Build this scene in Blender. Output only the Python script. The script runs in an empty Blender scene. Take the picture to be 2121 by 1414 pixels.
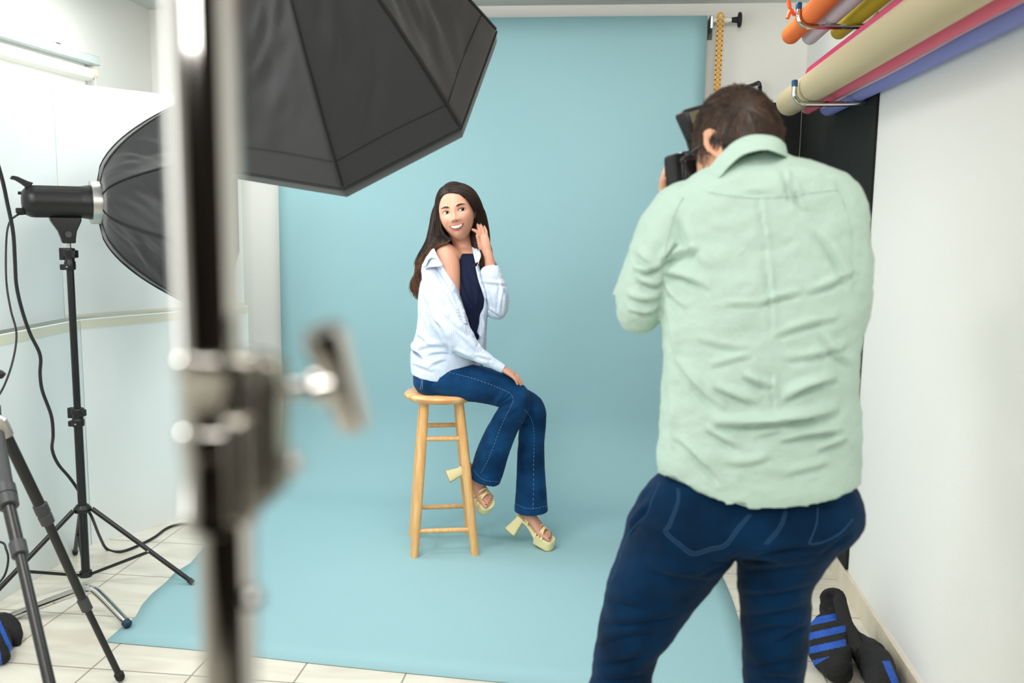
import bpy, bmesh, math, random
import numpy as np
from mathutils import Vector, Matrix, noise
from mathutils.bvhtree import BVHTree
from math import pi, sin, cos, tan, radians, atan2, sqrt, exp

sc = bpy.context.scene
# ------------------------------------------------------------------ camera
F = 1889.5; CX, CY = 1060.5, 707.0; H = 1.5
_y, _p, _r = radians(6.2252), radians(7.7874), radians(-0.8063)
fw = Vector((-sin(_y)*cos(_p), cos(_y)*cos(_p), -sin(_p)))
rt = fw.cross(Vector((0, 0, 1))).normalized(); dn = fw.cross(rt)
rt, dn = cos(_r)*rt + sin(_r)*dn, -sin(_r)*rt + cos(_r)*dn
cd = bpy.data.cameras.new('camera'); cam = bpy.data.objects.new('camera', cd); sc.collection.objects.link(cam)
m = Matrix((rt, -dn, -fw)).transposed().to_4x4(); m.translation = (0, 0, H); cam.matrix_world = m
cd.sensor_width = 36; cd.lens = F/2121*36; cd.clip_start = .02
cd.dof.use_dof = True; cd.dof.focus_distance = 3.6; cd.dof.aperture_fstop = 2.6
sc.camera = cam
CAM = Vector((0, 0, H))
# ------------------------------------------------------------------ world, lights, exposure
w = bpy.data.worlds.new('world'); sc.world = w; w.use_nodes = True
w.node_tree.nodes['Background'].inputs[0].default_value = (.95, .97, 1, 1)
w.node_tree.nodes['Background'].inputs[1].default_value = .22
sc.view_settings.view_transform = 'Standard'; sc.view_settings.look = 'None'
sc.view_settings.exposure = 0.04; sc.view_settings.gamma = 1; sc.view_settings.use_curve_mapping = False
sc.cycles.max_bounces = 8; sc.cycles.diffuse_bounces = 8
def area(name, loc, target, sx, sy, power, color=(1, 1, 1), shape='RECTANGLE', spread=180):
    l = bpy.data.lights.new(name, 'AREA'); l.shape = shape; l.size = sx; l.size_y = sy; l.energy = power; l.color = color
    l.spread = radians(spread)
    o = bpy.data.objects.new(name, l); sc.collection.objects.link(o); o.location = loc
    o.rotation_euler = (Vector(target)-Vector(loc)).to_track_quat('-Z', 'Y').to_euler(); return o
area('ceiling_fill_light', (-.7, .3, 2.58), (-.8, 1.2, 0), 1.6, 1.0, 36, (1, .97, .93))  # unseen fill from above, added for the general room brightness
area('ceiling_fill_light', (-1.95, 1.7, 2.60), (-1.95, 1.7, 0), .6, .6, 27, (1, .99, .97))  # added fill, brightens the left wall above the blind
area('ceiling_fill_light', (-2.0, 3.95, 2.60), (-2.0, 3.95, 0), .5, .5, 14, (1, .99, .97))  # added fill for the left wall, foam boards and back-left corner
area('ceiling_fill_light', (.45, 4.0, 2.60), (.55, 4.6, 0), .3, .3, 4.5, (1, .97, .92))  # added fill that lifts the right part of the back wall
area('ceiling_fill_light', (-.75, 3.35, 2.60), (-.75, 3.3, 0), .7, .7, 17, (1, .97, .93))  # added overhead fill to brighten the paper on the floor
area('window_light', (-2.6, .9, 1.75), (0, 2.6, 1.1), 1.5, 1.4, 27, (.96, .98, 1))
area('ceiling_fill_light', (.45, 1.3, 2.57), (.75, 5.1, 1.9), .5, .5, 9, (1, .97, .93))  # added fill tilted towards the right side of the back wall
area('front_fill_light', (-.4, -1.9, 2.25), (-.4, 5, 1.4), 1.1, .6, 34, (1, .97, .93))  # unseen frontal fill added behind the camera to lift the back wall

# ------------------------------------------------------------------ helpers
def ray(px, py): return rt*((px-CX)/F) + dn*((py-CY)/F) + fw
def P(px, py, Y): r = ray(px, py); return CAM + r*(Y/r.y)
def PX(px, py, X): r = ray(px, py); return CAM + r*(X/r.x)
def PZ(px, py, z=0): r = ray(px, py); return CAM + r*((z-H)/r.z)
def proj(v):
    d = Vector(v)-CAM; z = d.dot(fw); return (d.dot(rt)/z*F+CX, d.dot(dn)/z*F+CY, z)
def mpp(v): return (Vector(v)-CAM).dot(fw)/F
V = Vector
def lin(c):
    if isinstance(c, str): c = tuple(int(c[i:i+2], 16)/255 for i in (0, 2, 4))
    return tuple(((x+.055)/1.055)**2.4 if x > .04045 else x/12.92 for x in c)+(1,)
def mat(name, color, rough=.5, metal=0, bump=None, var=None, sheen=0, sss=0, coat=0, emit=None, stretch=(1, 1, 1), spec=.5):
    """bump=(scale, strength, detail) ; var=(scale, other_color)"""
    m = bpy.data.materials.new(name); m.use_nodes = True; nt = m.node_tree; b = nt.nodes['Principled BSDF']
    b.inputs['Base Color'].default_value = lin(color); b.inputs['Roughness'].default_value = rough; b.inputs['Metallic'].default_value = metal
    b.inputs['Specular IOR Level'].default_value = spec
    if sheen: b.inputs['Sheen Weight'].default_value = sheen
    if sss: b.inputs['Subsurface Weight'].default_value = sss; b.inputs['Subsurface Radius'].default_value = (.02, .008, .004)
    if coat: b.inputs['Coat Weight'].default_value = coat
    if emit: b.inputs['Emission Color'].default_value = lin(emit[0]); b.inputs['Emission Strength'].default_value = emit[1]
    tc = nt.nodes.new('ShaderNodeTexCoord'); mp = nt.nodes.new('ShaderNodeMapping'); mp.inputs['Scale'].default_value = stretch
    nt.links.new(tc.outputs['Object'], mp.inputs['Vector'])
    if bump:
        n = nt.nodes.new('ShaderNodeTexNoise'); n.inputs['Scale'].default_value = bump[0]; n.inputs['Detail'].default_value = bump[2] if len(bump) > 2 else 3
        nt.links.new(mp.outputs[0], n.inputs['Vector'])
        bp = nt.nodes.new('ShaderNodeBump'); bp.inputs['Strength'].default_value = bump[1]; bp.inputs['Distance'].default_value = .01
        nt.links.new(n.outputs[0], bp.inputs['Height']); nt.links.new(bp.outputs[0], b.inputs['Normal'])
    if var:
        n = nt.nodes.new('ShaderNodeTexNoise'); n.inputs['Scale'].default_value = var[0]; n.inputs['Detail'].default_value = 4
        nt.links.new(mp.outputs[0], n.inputs['Vector'])
        rp = nt.nodes.new('ShaderNodeValToRGB'); rp.color_ramp.elements[0].position = .35; rp.color_ramp.elements[1].position = .65
        rp.color_ramp.elements[0].color = lin(color); rp.color_ramp.elements[1].color = lin(var[1])
        nt.links.new(n.outputs[0], rp.inputs[0]); nt.links.new(rp.outputs[0], b.inputs['Base Color'])
    return m
def link(name, me, mats, parent=None, smooth=True):
    o = bpy.data.objects.new(name, me); sc.collection.objects.link(o)
    for mm in (mats if isinstance(mats, (list, tuple)) else [mats]): me.materials.append(mm)
    if parent is not None: o.parent = parent; o.matrix_parent_inverse = parent.matrix_world.inverted()
    if smooth and len(me.polygons): me.polygons.foreach_set('use_smooth', [True]*len(me.polygons))
    return o
def tag(o, label=None, cat=None, group=None, kind=None):
    if label: o['label'] = label
    if cat: o['category'] = cat
    if group: o['group'] = group
    if kind: o['kind'] = kind
    return o
def thing(name, label, cat, loc=(0, 0, 0), group=None):
    o = bpy.data.objects.new(name, None); sc.collection.objects.link(o); o.location = loc; o.empty_display_size = .1
    o.matrix_world = Matrix.Translation(loc)
    return tag(o, label, cat, group)
class MB:
    def __init__(s): s.v = []; s.f = []; s.m = []
    def add(s, vs, fs, mi=0):
        k = len(s.v); s.v += [tuple(x) for x in vs]; s.f += [tuple(i+k for i in f) for f in fs]; s.m += [mi]*len(fs); return s
    def merge(s, o): return s.add(o.v, o.f)
    def box(s, a, b, mi=0, mw=None):
        vs = [V((x, y, z)) for x in (a[0], b[0]) for y in (a[1], b[1]) for z in (a[2], b[2])]
        if mw: vs = [mw @ q for q in vs]
        return s.add(vs, [(0, 1, 3, 2), (4, 6, 7, 5), (0, 4, 5, 1), (2, 3, 7, 6), (0, 2, 6, 4), (1, 5, 7, 3)], mi)
    def rings(s, rs, caps=True, closed=True, mi=0):
        n = len(rs[0]); vs = [p for r in rs for p in r]; fs = []
        for i in range(len(rs)-1):
            for j in range(n if closed else n-1):
                k = (j+1) % n; fs.append((i*n+j, i*n+k, (i+1)*n+k, (i+1)*n+j))
        if caps: fs.append(tuple(reversed(range(n)))); fs.append(tuple(range((len(rs)-1)*n, len(rs)*n)))
        return s.add(vs, fs, mi)
    def tube(s, path, r, n=12, caps=True, mi=0):
        path = [V(p) for p in path]; rs = []; u = None
        for i, p in enumerate(path):
            t = (path[min(i+1, len(path)-1)]-path[max(i-1, 0)]).normalized()
            if u is None: u = t.cross(V((0, 0, 1)) if abs(t.z) < .9 else V((1, 0, 0))).normalized()
            u = (u-t*u.dot(t)).normalized(); v = t.cross(u)
            q = r[i] if isinstance(r, (list, tuple)) else r
            rs.append([p+(u*cos(2*pi*k/n)+v*sin(2*pi*k/n))*q for k in range(n)])
        return s.rings(rs, caps, mi=mi)
    def lathe(s, c, ax, prof, n=24, caps=True, mi=0):
        ax = V(ax).normalized(); c = V(c); u = ax.cross(V((0, 0, 1)) if abs(ax.z) < .9 else V((1, 0, 0))).normalized(); v = ax.cross(u)
        return s.rings([[c+ax*t+(u*cos(2*pi*k/n)+v*sin(2*pi*k/n))*r for k in range(n)] for t, r in prof], caps, mi=mi)
    def mesh(s, name):
        me = bpy.data.meshes.new(name); me.from_pydata(s.v, [], s.f); me.update()
        if len(set(s.m)) > 1: me.polygons.foreach_set('material_index', s.m)
        bm = bmesh.new(); bm.from_mesh(me); bmesh.ops.recalc_face_normals(bm, faces=bm.faces); bm.to_mesh(me); bm.free()
        return me
    def obj(s, name, mats, parent=None, bevel=0, smooth=None, sub=0):
        o = link(name, s.mesh(name), mats, parent, smooth=bevel > 0 or bool(smooth) or smooth is None)
        if smooth is None or bevel:
            bmx = bmesh.new(); bmx.from_mesh(o.data)
            for e in bmx.edges:
                if len(e.link_faces) == 2 and e.calc_face_angle(0) > radians(40): e.smooth = False
            bmx.to_mesh(o.data); bmx.free()
        if bevel:
            b = o.modifiers.new('b', 'BEVEL'); b.width = bevel; b.segments = 2; b.limit_method = 'ANGLE'
        if sub:
            b = o.modifiers.new('s', 'SUBSURF'); b.levels = b.render_levels = sub
        return o
def cr(pts, n=8):
    """Catmull-Rom through the points (any dimension)."""
    pts = [np.array(p, float) for p in pts]; out = []
    for i in range(len(pts)-1):
        p0 = pts[max(i-1, 0)]; p1 = pts[i]; p2 = pts[i+1]; p3 = pts[min(i+2, len(pts)-1)]
        for k in range(n):
            t = k/n; out.append(.5*((2*p1)+(-p0+p2)*t+(2*p0-5*p1+4*p2-p3)*t*t+(-p0+3*p1-3*p2+p3)*t**3))
    out.append(pts[-1]); return out
def crv(pts, n=8): return [V(p) for p in cr([tuple(p) for p in pts], n)]

# ------------------------------------------------------------------ materials of the setting
def wall_mat(name, c, scale=90, st=.12): return mat(name, c, .85, bump=(scale, st, 6), spec=.2)
M_wall = wall_mat('white_wall_paint', 'EBEAE6'); M_ceil = wall_mat('ceiling_plaster', 'DADEDA', 140, .9)
M_brown = wall_mat('brown_wall', '1E1612'); M_base = mat('beige_tile_skirting', 'E0D5C2', .35, var=(3, 'D3C7B1'), stretch=(1, 3, 1))
XR, YB, ZC, XL, YF = .985, 5.108, 2.631, -2.648, -2.2
def floor_mat():
    m = mat('beige_floor_tiles', 'E4DACA', .28); nt = m.node_tree; b = nt.nodes['Principled BSDF']
    tc = nt.nodes.new('ShaderNodeTexCoord'); br = nt.nodes.new('ShaderNodeTexBrick'); mp = nt.nodes.new('ShaderNodeMapping')
    mp.inputs['Location'].default_value = (.641+.0, -2.676, 0)
    nt.links.new(tc.outputs['Object'], mp.inputs[0]); nt.links.new(mp.outputs[0], br.inputs['Vector'])
    br.offset = 0; br.squash = 1
    for k, v in (('Scale', 1), ('Mortar Size', .0030), ('Mortar Smooth', .1), ('Bias', 0), ('Brick Width', .345), ('Row Height', .380)): br.inputs[k].default_value = v
    n = nt.nodes.new('ShaderNodeTexNoise'); n.inputs['Scale'].default_value = 2.5; n.inputs['Detail'].default_value = 5; n.inputs['Distortion'].default_value = 1
    mp2 = nt.nodes.new('ShaderNodeMapping'); mp2.inputs['Scale'].default_value = (1, 4, 1); nt.links.new(tc.outputs['Object'], mp2.inputs[0]); nt.links.new(mp2.outputs[0], n.inputs['Vector'])
    rp = nt.nodes.new('ShaderNodeValToRGB'); rp.color_ramp.elements[0].color = lin('E2DED2'); rp.color_ramp.elements[1].color = lin('D4CEBF'); rp.color_ramp.elements[0].position = .4; rp.color_ramp.elements[1].position = .62
    nt.links.new(n.outputs[0], rp.inputs[0]); nt.links.new(rp.outputs[0], br.inputs['Color1']); nt.links.new(rp.outputs[0], br.inputs['Color2'])
    br.inputs['Mortar'].default_value = lin('94897A'); nt.links.new(br.outputs['Color'], b.inputs['Base Color'])
    return m
def struct(o): o['kind'] = 'structure'; return o
def slab(name, a, b, m): return struct(MB().box(a, b).obj(name, m, smooth=False))
slab('floor', (XL-.1, YF-.1, -.1), (XR+.1, YB+.1, 0), floor_mat())
slab('ceiling', (XL-.1, YF-.1, ZC), (XR+.1, YB+.1, ZC+.1), M_ceil)
slab('wall_back', (XL-.1, YB, 0), (XR+.1, YB+.1, ZC), M_wall)
slab('wall_right', (XR, .25, 0), (XR+.1, YB, ZC), M_wall)
slab('reflected_dark_wall', (XR, YF, 0), (XR+.1, .25, ZC), M_brown)  # unseen dark wall stretch added to widen the dark reflection in the chrome
slab('wall_left', (XL-.1, YF, 0), (XL, YB, ZC), M_wall)
slab('wall_front', (XL-.1, YF-.1, 0), (XR+.1, YF, ZC), M_brown)
bb = MB(); y = YB
cuts = [YB, 3.9, 3.555, 3.21, 2.865, 2.52, 2.175, 1.83, 1.485, 1.14, .795, YF]
for i in range(len(cuts)-1): bb.box((.973, cuts[i+1]+.0012, 0), (XR, cuts[i]-.0012, .092))
bb.box((.9742, YF, 0), (XR, YB, .091))
struct(bb.obj('baseboard_right', M_base, bevel=.002))
struct(MB().box((XL, YB-.012, 0), (XR-.012, YB, .092)).obj('baseboard_back', M_base, bevel=.002))

# ------------------------------------------------------------------ shared materials
M_chrome = mat('chrome', 'C9C7C2', .07, 1); M_alu = mat('brushed_aluminium', 'C4C4C2', .3, 1)
M_blk = mat('black_plastic', '111213', .38, bump=(400, .05)); M_blkm = mat('black_coated_metal', '161719', .33)
M_rub = mat('black_rubber', '151515', .7); M_white = mat('white_plastic', 'F0F0EC', .4)
M_graph = mat('dark_grey_grip', '3B3D3F', .6, bump=(300, .2)); M_bolt = mat('zinc_bolt', 'D0D0CC', .3, .9)

# ------------------------------------------------------------------ blue paper backdrop
M_paper = mat('blue_backdrop_paper', '95BCC4', .8, spec=.25, bump=(3, .12, 2))
def backdrop():
    root = thing('backdrop', 'light blue seamless paper backdrop sweeping down the back wall onto the floor', 'backdrop', (-.7, 4.98, 0))
    prof = [(4.985, 2.545)] + [(4.985, z) for z in np.linspace(2.4, .42, 14)]
    R_ = .42
    for k in range(1, 13):
        a = k/12*pi/2; prof.append((4.985-R_+R_*cos(a), .42-R_*sin(a)+.0025*(k == 12)))
    prof += [(y, .003) for y in np.linspace(4.45, 2.84, 16)]
    front = [(-1.735, 2.856), (-1.35, 2.84), (-.98, 2.806), (-.64, 2.783), (-.3, 2.765), (0, 2.75), (.3, 2.74), (.52, 2.745)]
    rs = []
    n = 33
    for i, (y, z) in enumerate(prof):
        row = []
        t = min(1, max(0, (4.7-y)/1.85)) if z < .45 else 0
        xl = -1.868+.135*t+(.012*sin(y*9)+.008*sin(y*23) if 0 < t < 1 else 0); xr = .452+.06*min(1, t*1.6)
        for j in range(n):
            s = j/(n-1); x = xl+(xr-xl)*s; yy = y; zz = z
            if z > .45: yy += .003*sin(x*5+z*2)
            if i == len(prof)-1:
                fx = [f[0] for f in front]; yy = float(np.interp(x, fx, [f[1] for f in front]))
            elif y < 3.2 and z < .01:
                fx = [f[0] for f in front]; yy = y+(float(np.interp(x, fx, [f[1] for f in front]))-2.84)*(3.2-y)/.36
            row.append(V((x, yy, zz)))
        rs.append(row)
    o = MB().rings(rs, caps=False, closed=False).obj('paper_sheet', M_paper, root, smooth=True)
    s = o.modifiers.new('s', 'SOLIDIFY'); s.thickness = .0009; s.offset = 0
    MB().lathe((-1.87, 5.025, 2.515), (1, 0, 0), [(0, .036), (2.322, .036)], 32).obj('paper_roll', M_paper, root)
    return root
backdrop()
def mount(x, sgn, label):
    r = thing('backdrop_bracket', label, 'bracket', (x, YB, 2.52), 'brackets holding the blue paper roll')
    MB().box((x+.006*sgn, YB-.13, 2.46), (x+.009*sgn, YB, 2.545)).box((x+.006*sgn, YB-.004, 2.445), (x+.032*sgn, YB, 2.545)).obj('bracket_plate', M_blkm, r, bevel=.002)
    MB().box((x+.010*sgn, YB-.10, 2.485), (x+.026*sgn, YB-.075, 2.55)).obj('steel_clip', M_alu, r, bevel=.003)
    MB().lathe((x+.01*sgn, 5.025, 2.53), (sgn, 0, 0), [(0, .012), (.04, .012), (.04, .016), (.095, .016), (.095, .010), (.125, .010)], 20).obj('axle', M_white, r)
    MB().lathe((x+.12*sgn, 5.025, 2.53), (sgn, 0, 0), [(0, .012), (.012, .014), (.03, .016), (.034, .036), (.044, .040), (.05, .034), (.052, .01)], 24).obj('tension_knob', M_rub, r)
    return r
mount(.457, 1, 'black and white roll bracket with round knob, right end of blue paper')
mount(-1.873, -1, 'black and white roll bracket at the left end of blue paper')
M_yel = mat('yellow_chain_plastic', 'E2A116', .4)
ch = MB(); x0 = .517
for k in range(64):
    z = 2.535-k*.0245
    x0_ = .517-.008*k/64
    ch.box((x0_-.016, 4.985, z-.0225), (x0_-.009, 4.991, z)).box((x0_+.009, 4.985, z-.0225), (x0_+.016, 4.991, z)).box((x0_-.016, 4.985, z-.0245), (x0_+.016, 4.991, z-.016))
    ch.lathe((x0_-.008, 4.988, z-.008), (1, 0, 0), [(0, .0035), (.016, .0035)], 8)
ch.tube([V((.501, 4.988, 2.53))]+[V((.517-.015*cos(a), 4.988, 2.535+.022*sin(a))) for a in np.linspace(0, pi, 9)]+[V((.533, 4.988, 2.53))], .005, 8)
tag(ch.obj('pull_chain', M_yel, bevel=0, smooth=False), 'long yellow plastic ladder chain hanging beside the blue paper', 'chain')
hk = MB()
pth = [P(1546, 181, YB-.01), P(1560, 176, YB-.05), P(1572, 171, YB-.09), P(1574, 179, YB-.09), P(1574, 200, YB-.04), P(1572, 215, YB-.006)]
for a, b in zip(pth[:-1], pth[1:]):
    hk.tube([a, b], .011, 6)
hk.box((pth[-1].x-.02, YB-.006, pth[-1].z-.05), (pth[-1].x+.02, YB, pth[-1].z+.05))
tag(hk.obj('wall_hook', M_blkm, smooth=False), 'small black angled wall bracket just above the photographer\'s head', 'hook')

# ------------------------------------------------------------------ black panels in the right corner
M_bpan = mat('black_panel_paint', '141615', .75, var=(5, '1B1D1B'), bump=(40, .05), spec=.3)
tag(MB().box((XR-.012, 3.672, .10), (XR-.002, YB-.016, 2.12)).obj('black_panel', M_bpan, bevel=.002), 'tall matte black panel flat on the right wall behind the photographer', 'panel', 'black panels in the corner')
tag(MB().box((.60, YB-.012, .10), (XR-.014, YB-.002, 2.12)).obj('black_panel', M_bpan, bevel=.002), 'black panel on the back wall beside the yellow chain', 'panel', 'black panels in the corner')

# ------------------------------------------------------------------ paper rolls on hooks
def rack(zc, Y, label):
    r = thing('wall_hook_rack', label, 'rack', (XR, Y, zc), 'chrome roll hooks on the right wall')
    xu = .692; pth = [V((XR-.002, Y, zc+.006)), V((.95, Y, zc+.001)), V((.90, Y, zc)), V((xu+.05, Y, zc))]
    for k in range(1, 7):
        a = k/6*pi/2; pth.append(V((xu+.045-.045*sin(a), Y, zc+.045-.045*cos(a))))
    pth.append(V((xu, Y, zc+.075)))
    MB().tube(pth, .0105, 16).obj('hook_arm', M_chrome, r)
    MB().lathe((xu, Y, zc+.066), (0, 0, 1), [(0, .0118), (.022, .0122), (.026, .009)], 18).obj('end_cap', mat('blue_plastic_cap', '0F4C78', .4), r)
    MB().lathe((.80, Y, zc+.008), (0, 0, 1), [(0, .004), (.006, .003)], 10).obj('rivet', M_bolt, r)
    MB().box((XR-.006, Y-.025, zc-.05), (XR-.0005, Y+.025, zc+.06)).obj('wall_plate', M_chrome, r, bevel=.002)
lo, hi = 1.957, 2.250
for Y in (3.8, 1.75):
    w_ = 'by the black panel' if Y > 3 else 'nearer the camera'
    rack(lo, Y, 'chrome J shaped wall hook with blue cap holding the lower rolls, '+w_)
    rack(hi, Y, 'chrome J shaped wall hook with blue cap holding the upper rolls, '+w_)
def roll(name, color, X, Z, r, y0, y1, label, flap=None, other=None):
    m = mat(name+'_paper', color, .6, spec=.25)
    root = thing('paper_roll', label, 'paper roll', (X, y0, Z), 'coloured paper rolls on the wall hooks')
    n = 40; rs = []
    for y in np.linspace(y0, y1, 30):
        rs.append([V((X+r*cos(2*pi*k/n), y, Z+r*sin(2*pi*k/n))) for k in range(n)])
    MB().rings(rs, caps=False).rings([[V((X+rr*cos(2*pi*k/n), yy, Z+rr*sin(2*pi*k/n))) for k in range(n)] for rr, yy in ((r, y1), (r*.55, y1), (r*.55, y1-.1))], caps=False).rings([[V((X+rr*cos(2*pi*k/n), yy, Z+rr*sin(2*pi*k/n))) for k in range(n)] for rr, yy in ((r, y0), (r*.55, y0), (r*.55, y0+.1))], caps=False).obj('rolled_paper', m, root)
    MB().lathe((X, y0+.004, Z), (0, 1, 0), [(0, r*.55), (y1-y0-.008, r*.55)], 28).obj('cardboard_core', mat('cardboard', 'B79A74', .9), root)
    if flap:
        a0, a1, amp, fq, col = flap; rs = []
        for y in np.linspace(y0+.06, y1-.04, 60):
            ae = a1+amp*(sin(y*fq)+.5*sin(y*fq*2.7+1))*(1 if a1 > a0 else -1); row = []
            for k in range(10):
                a = a0+(ae-a0)*k/9; q = r+.0015+.004*(k/9)**2
                row.append(V((X+q*cos(a), y, Z+q*sin(a))))
            rs.append(row)
        o = MB().rings(rs, caps=False, closed=False).obj('loose_edge', mat(name+'_flap', col, .65), root, smooth=True)
        s = o.modifiers.new('s', 'SOLIDIFY'); s.thickness = .0006
    return root
roll('beige', 'C6B592', .770, 2.027, .0587, 1.62, 4.332, 'wide beige paper roll, front one on the lower hooks')
roll('pink', 'C9838F', .865, 2.018, .0335, 1.60, 4.40, 'pink paper roll squeezed between the beige and purple rolls', (radians(200), radians(262), .10, 3.1, 'E2647E'))
roll('purple', '8388C6', .9415, 2.008, .040, 1.65, 4.329, 'periwinkle purple paper roll against the wall on the lower hooks', (radians(130), radians(203), .05, 2.3, 'EDC3CC'))
roll('magenta', 'C8386A', .842, 2.121, .0445, 1.7, 4.15, 'magenta paper roll lying on top of the beige roll')
ro = roll('orange', 'EE7A3A', .742, 2.3005, .0393, 1.5, 4.226, 'bright orange paper roll, front one on the upper hooks')
roll('white', 'D3D1DC', .826, 2.296, .035, 1.55, 4.24, 'white paper roll between the orange and yellow rolls')
roll('yellow', 'D2BE2C', .921, 2.296, .035, 1.6, 4.123, 'mustard yellow paper roll against the wall on the upper hooks')
rb = MB(); c = V((.700, 3.93, 2.325))
rb.tube(crv([c+V((.02, 0, .03)), c, c+V((-.018, -.02, .012)), c+V((-.032, -.03, -.022))], 5), [.009, .008, .008, .007, .008]+[.008]*11, 6)
rb.tube(crv([c, c+V((-.022, -.02, .02)), c+V((-.03, -.02, .048))], 5), [.006]*6+[.009]*5, 6)
rb.obj('tape_bow', mat('orange_tape', 'F0642C', .5), ro, smooth=False)

# ------------------------------------------------------------------ white foam boards
M_foam = mat('white_foam_board', 'E9F0F1', .6, spec=.35, bump=(2, .1, 1)); M_tape = mat('clear_tape', 'DDDCC9', .35)
def board(p0, p1, z0, z1, label, th=.012, shave=0):
    p0 = V(p0+(0,)) if len(p0) == 2 else V(p0); p1 = V(p1+(0,)) if len(p1) == 2 else V(p1)
    d = (p1-p0).normalized(); n = V((-d.y, d.x, 0)); L = (p1-p0).length
    mw = Matrix((d, n, V((0, 0, 1)))).transposed().to_4x4(); mw.translation = p0
    r = MB().box((0, 0, z0), (L, th, z1), mw=mw).obj('foam_board', M_foam, bevel=.001)
    tag(r, label, 'foam board', 'white foam boards standing along the left wall')
    return r, mw, L
a, mwa, La = board((-2.318, .95), (-2.315, 3.744), .0, 1.026, 'lower white foam board left of the strobe light stand')
b_, mwb, Lb = board((-2.338, .95), (-2.387, 3.744), 1.030, 2.043, 'upper white foam board left of the strobe light, its top under the blind')
c_, mwc, Lc = board((-2.312, 3.745), (-1.862, 4.50), .0, 1.026, 'lower white foam board behind the strobe light stand')
d_, mwd, Ld = board((-2.385, 3.748), (-1.880, 4.50), 1.030, 2.043, 'upper white foam board behind the black softbox on the left')
MB().box((0, -.001, .985), (La, 0, 1.024), mw=mwa).obj('tape_strip', M_tape, a, smooth=False)
MB().box((0, -.001, .985), (Lc, 0, 1.024), mw=mwc).obj('tape_strip', M_tape, c_, smooth=False)
MB().box((0, -.001, 1.032), (Ld, 0, 1.045), mw=mwd).obj('tape_strip', M_tape, d_, smooth=False)

# ------------------------------------------------------------------ roller blind
bl = thing('roller_blind', 'white roller blind with grey headrail high on the left wall', 'blind', (XL, 3.2, 2.2))
M_rail = mat('pale_grey_rail', 'C9D3D3', .4); M_fab = mat('blind_fabric', 'F6F5EF', .8, emit=('FFFDF6', .08))  # faint emission on the fabric stands in for the bright window behind it
MB().box((XL+.001, 1.2, 2.215), (XL+.075, 4.45, 2.262)).obj('headrail', M_rail, bl, bevel=.006)
MB().box((XL+.02, 1.22, 1.0), (XL+.024, 4.39, 2.23)).lathe((XL+.034, 1.22, 2.17), (0, 1, 0), [(0, .032), (3.18, .032)], 24).obj('blind_fabric', M_fab, bl)
MB().lathe((XL+.036, 4.41, 2.178), (0, 1, 0), [(0, .03), (.03, .03)], 20).obj('end_pulley', mat('cream_plastic', 'EFE7CF', .4), bl)
MB().tube([(XL+.058, 4.425, 2.17), (XL+.058, 4.425, 1.1)], .0022, 6).tube([(XL+.020, 4.425, 2.17), (XL+.020, 4.425, 1.1)], .0022, 6).obj('pull_cord', M_white, bl)
MB().box((XL+.001, 4.12, 2.258), (XL+.05, 4.16, 2.275)).obj('clip', M_alu, bl, bevel=.002)

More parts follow.
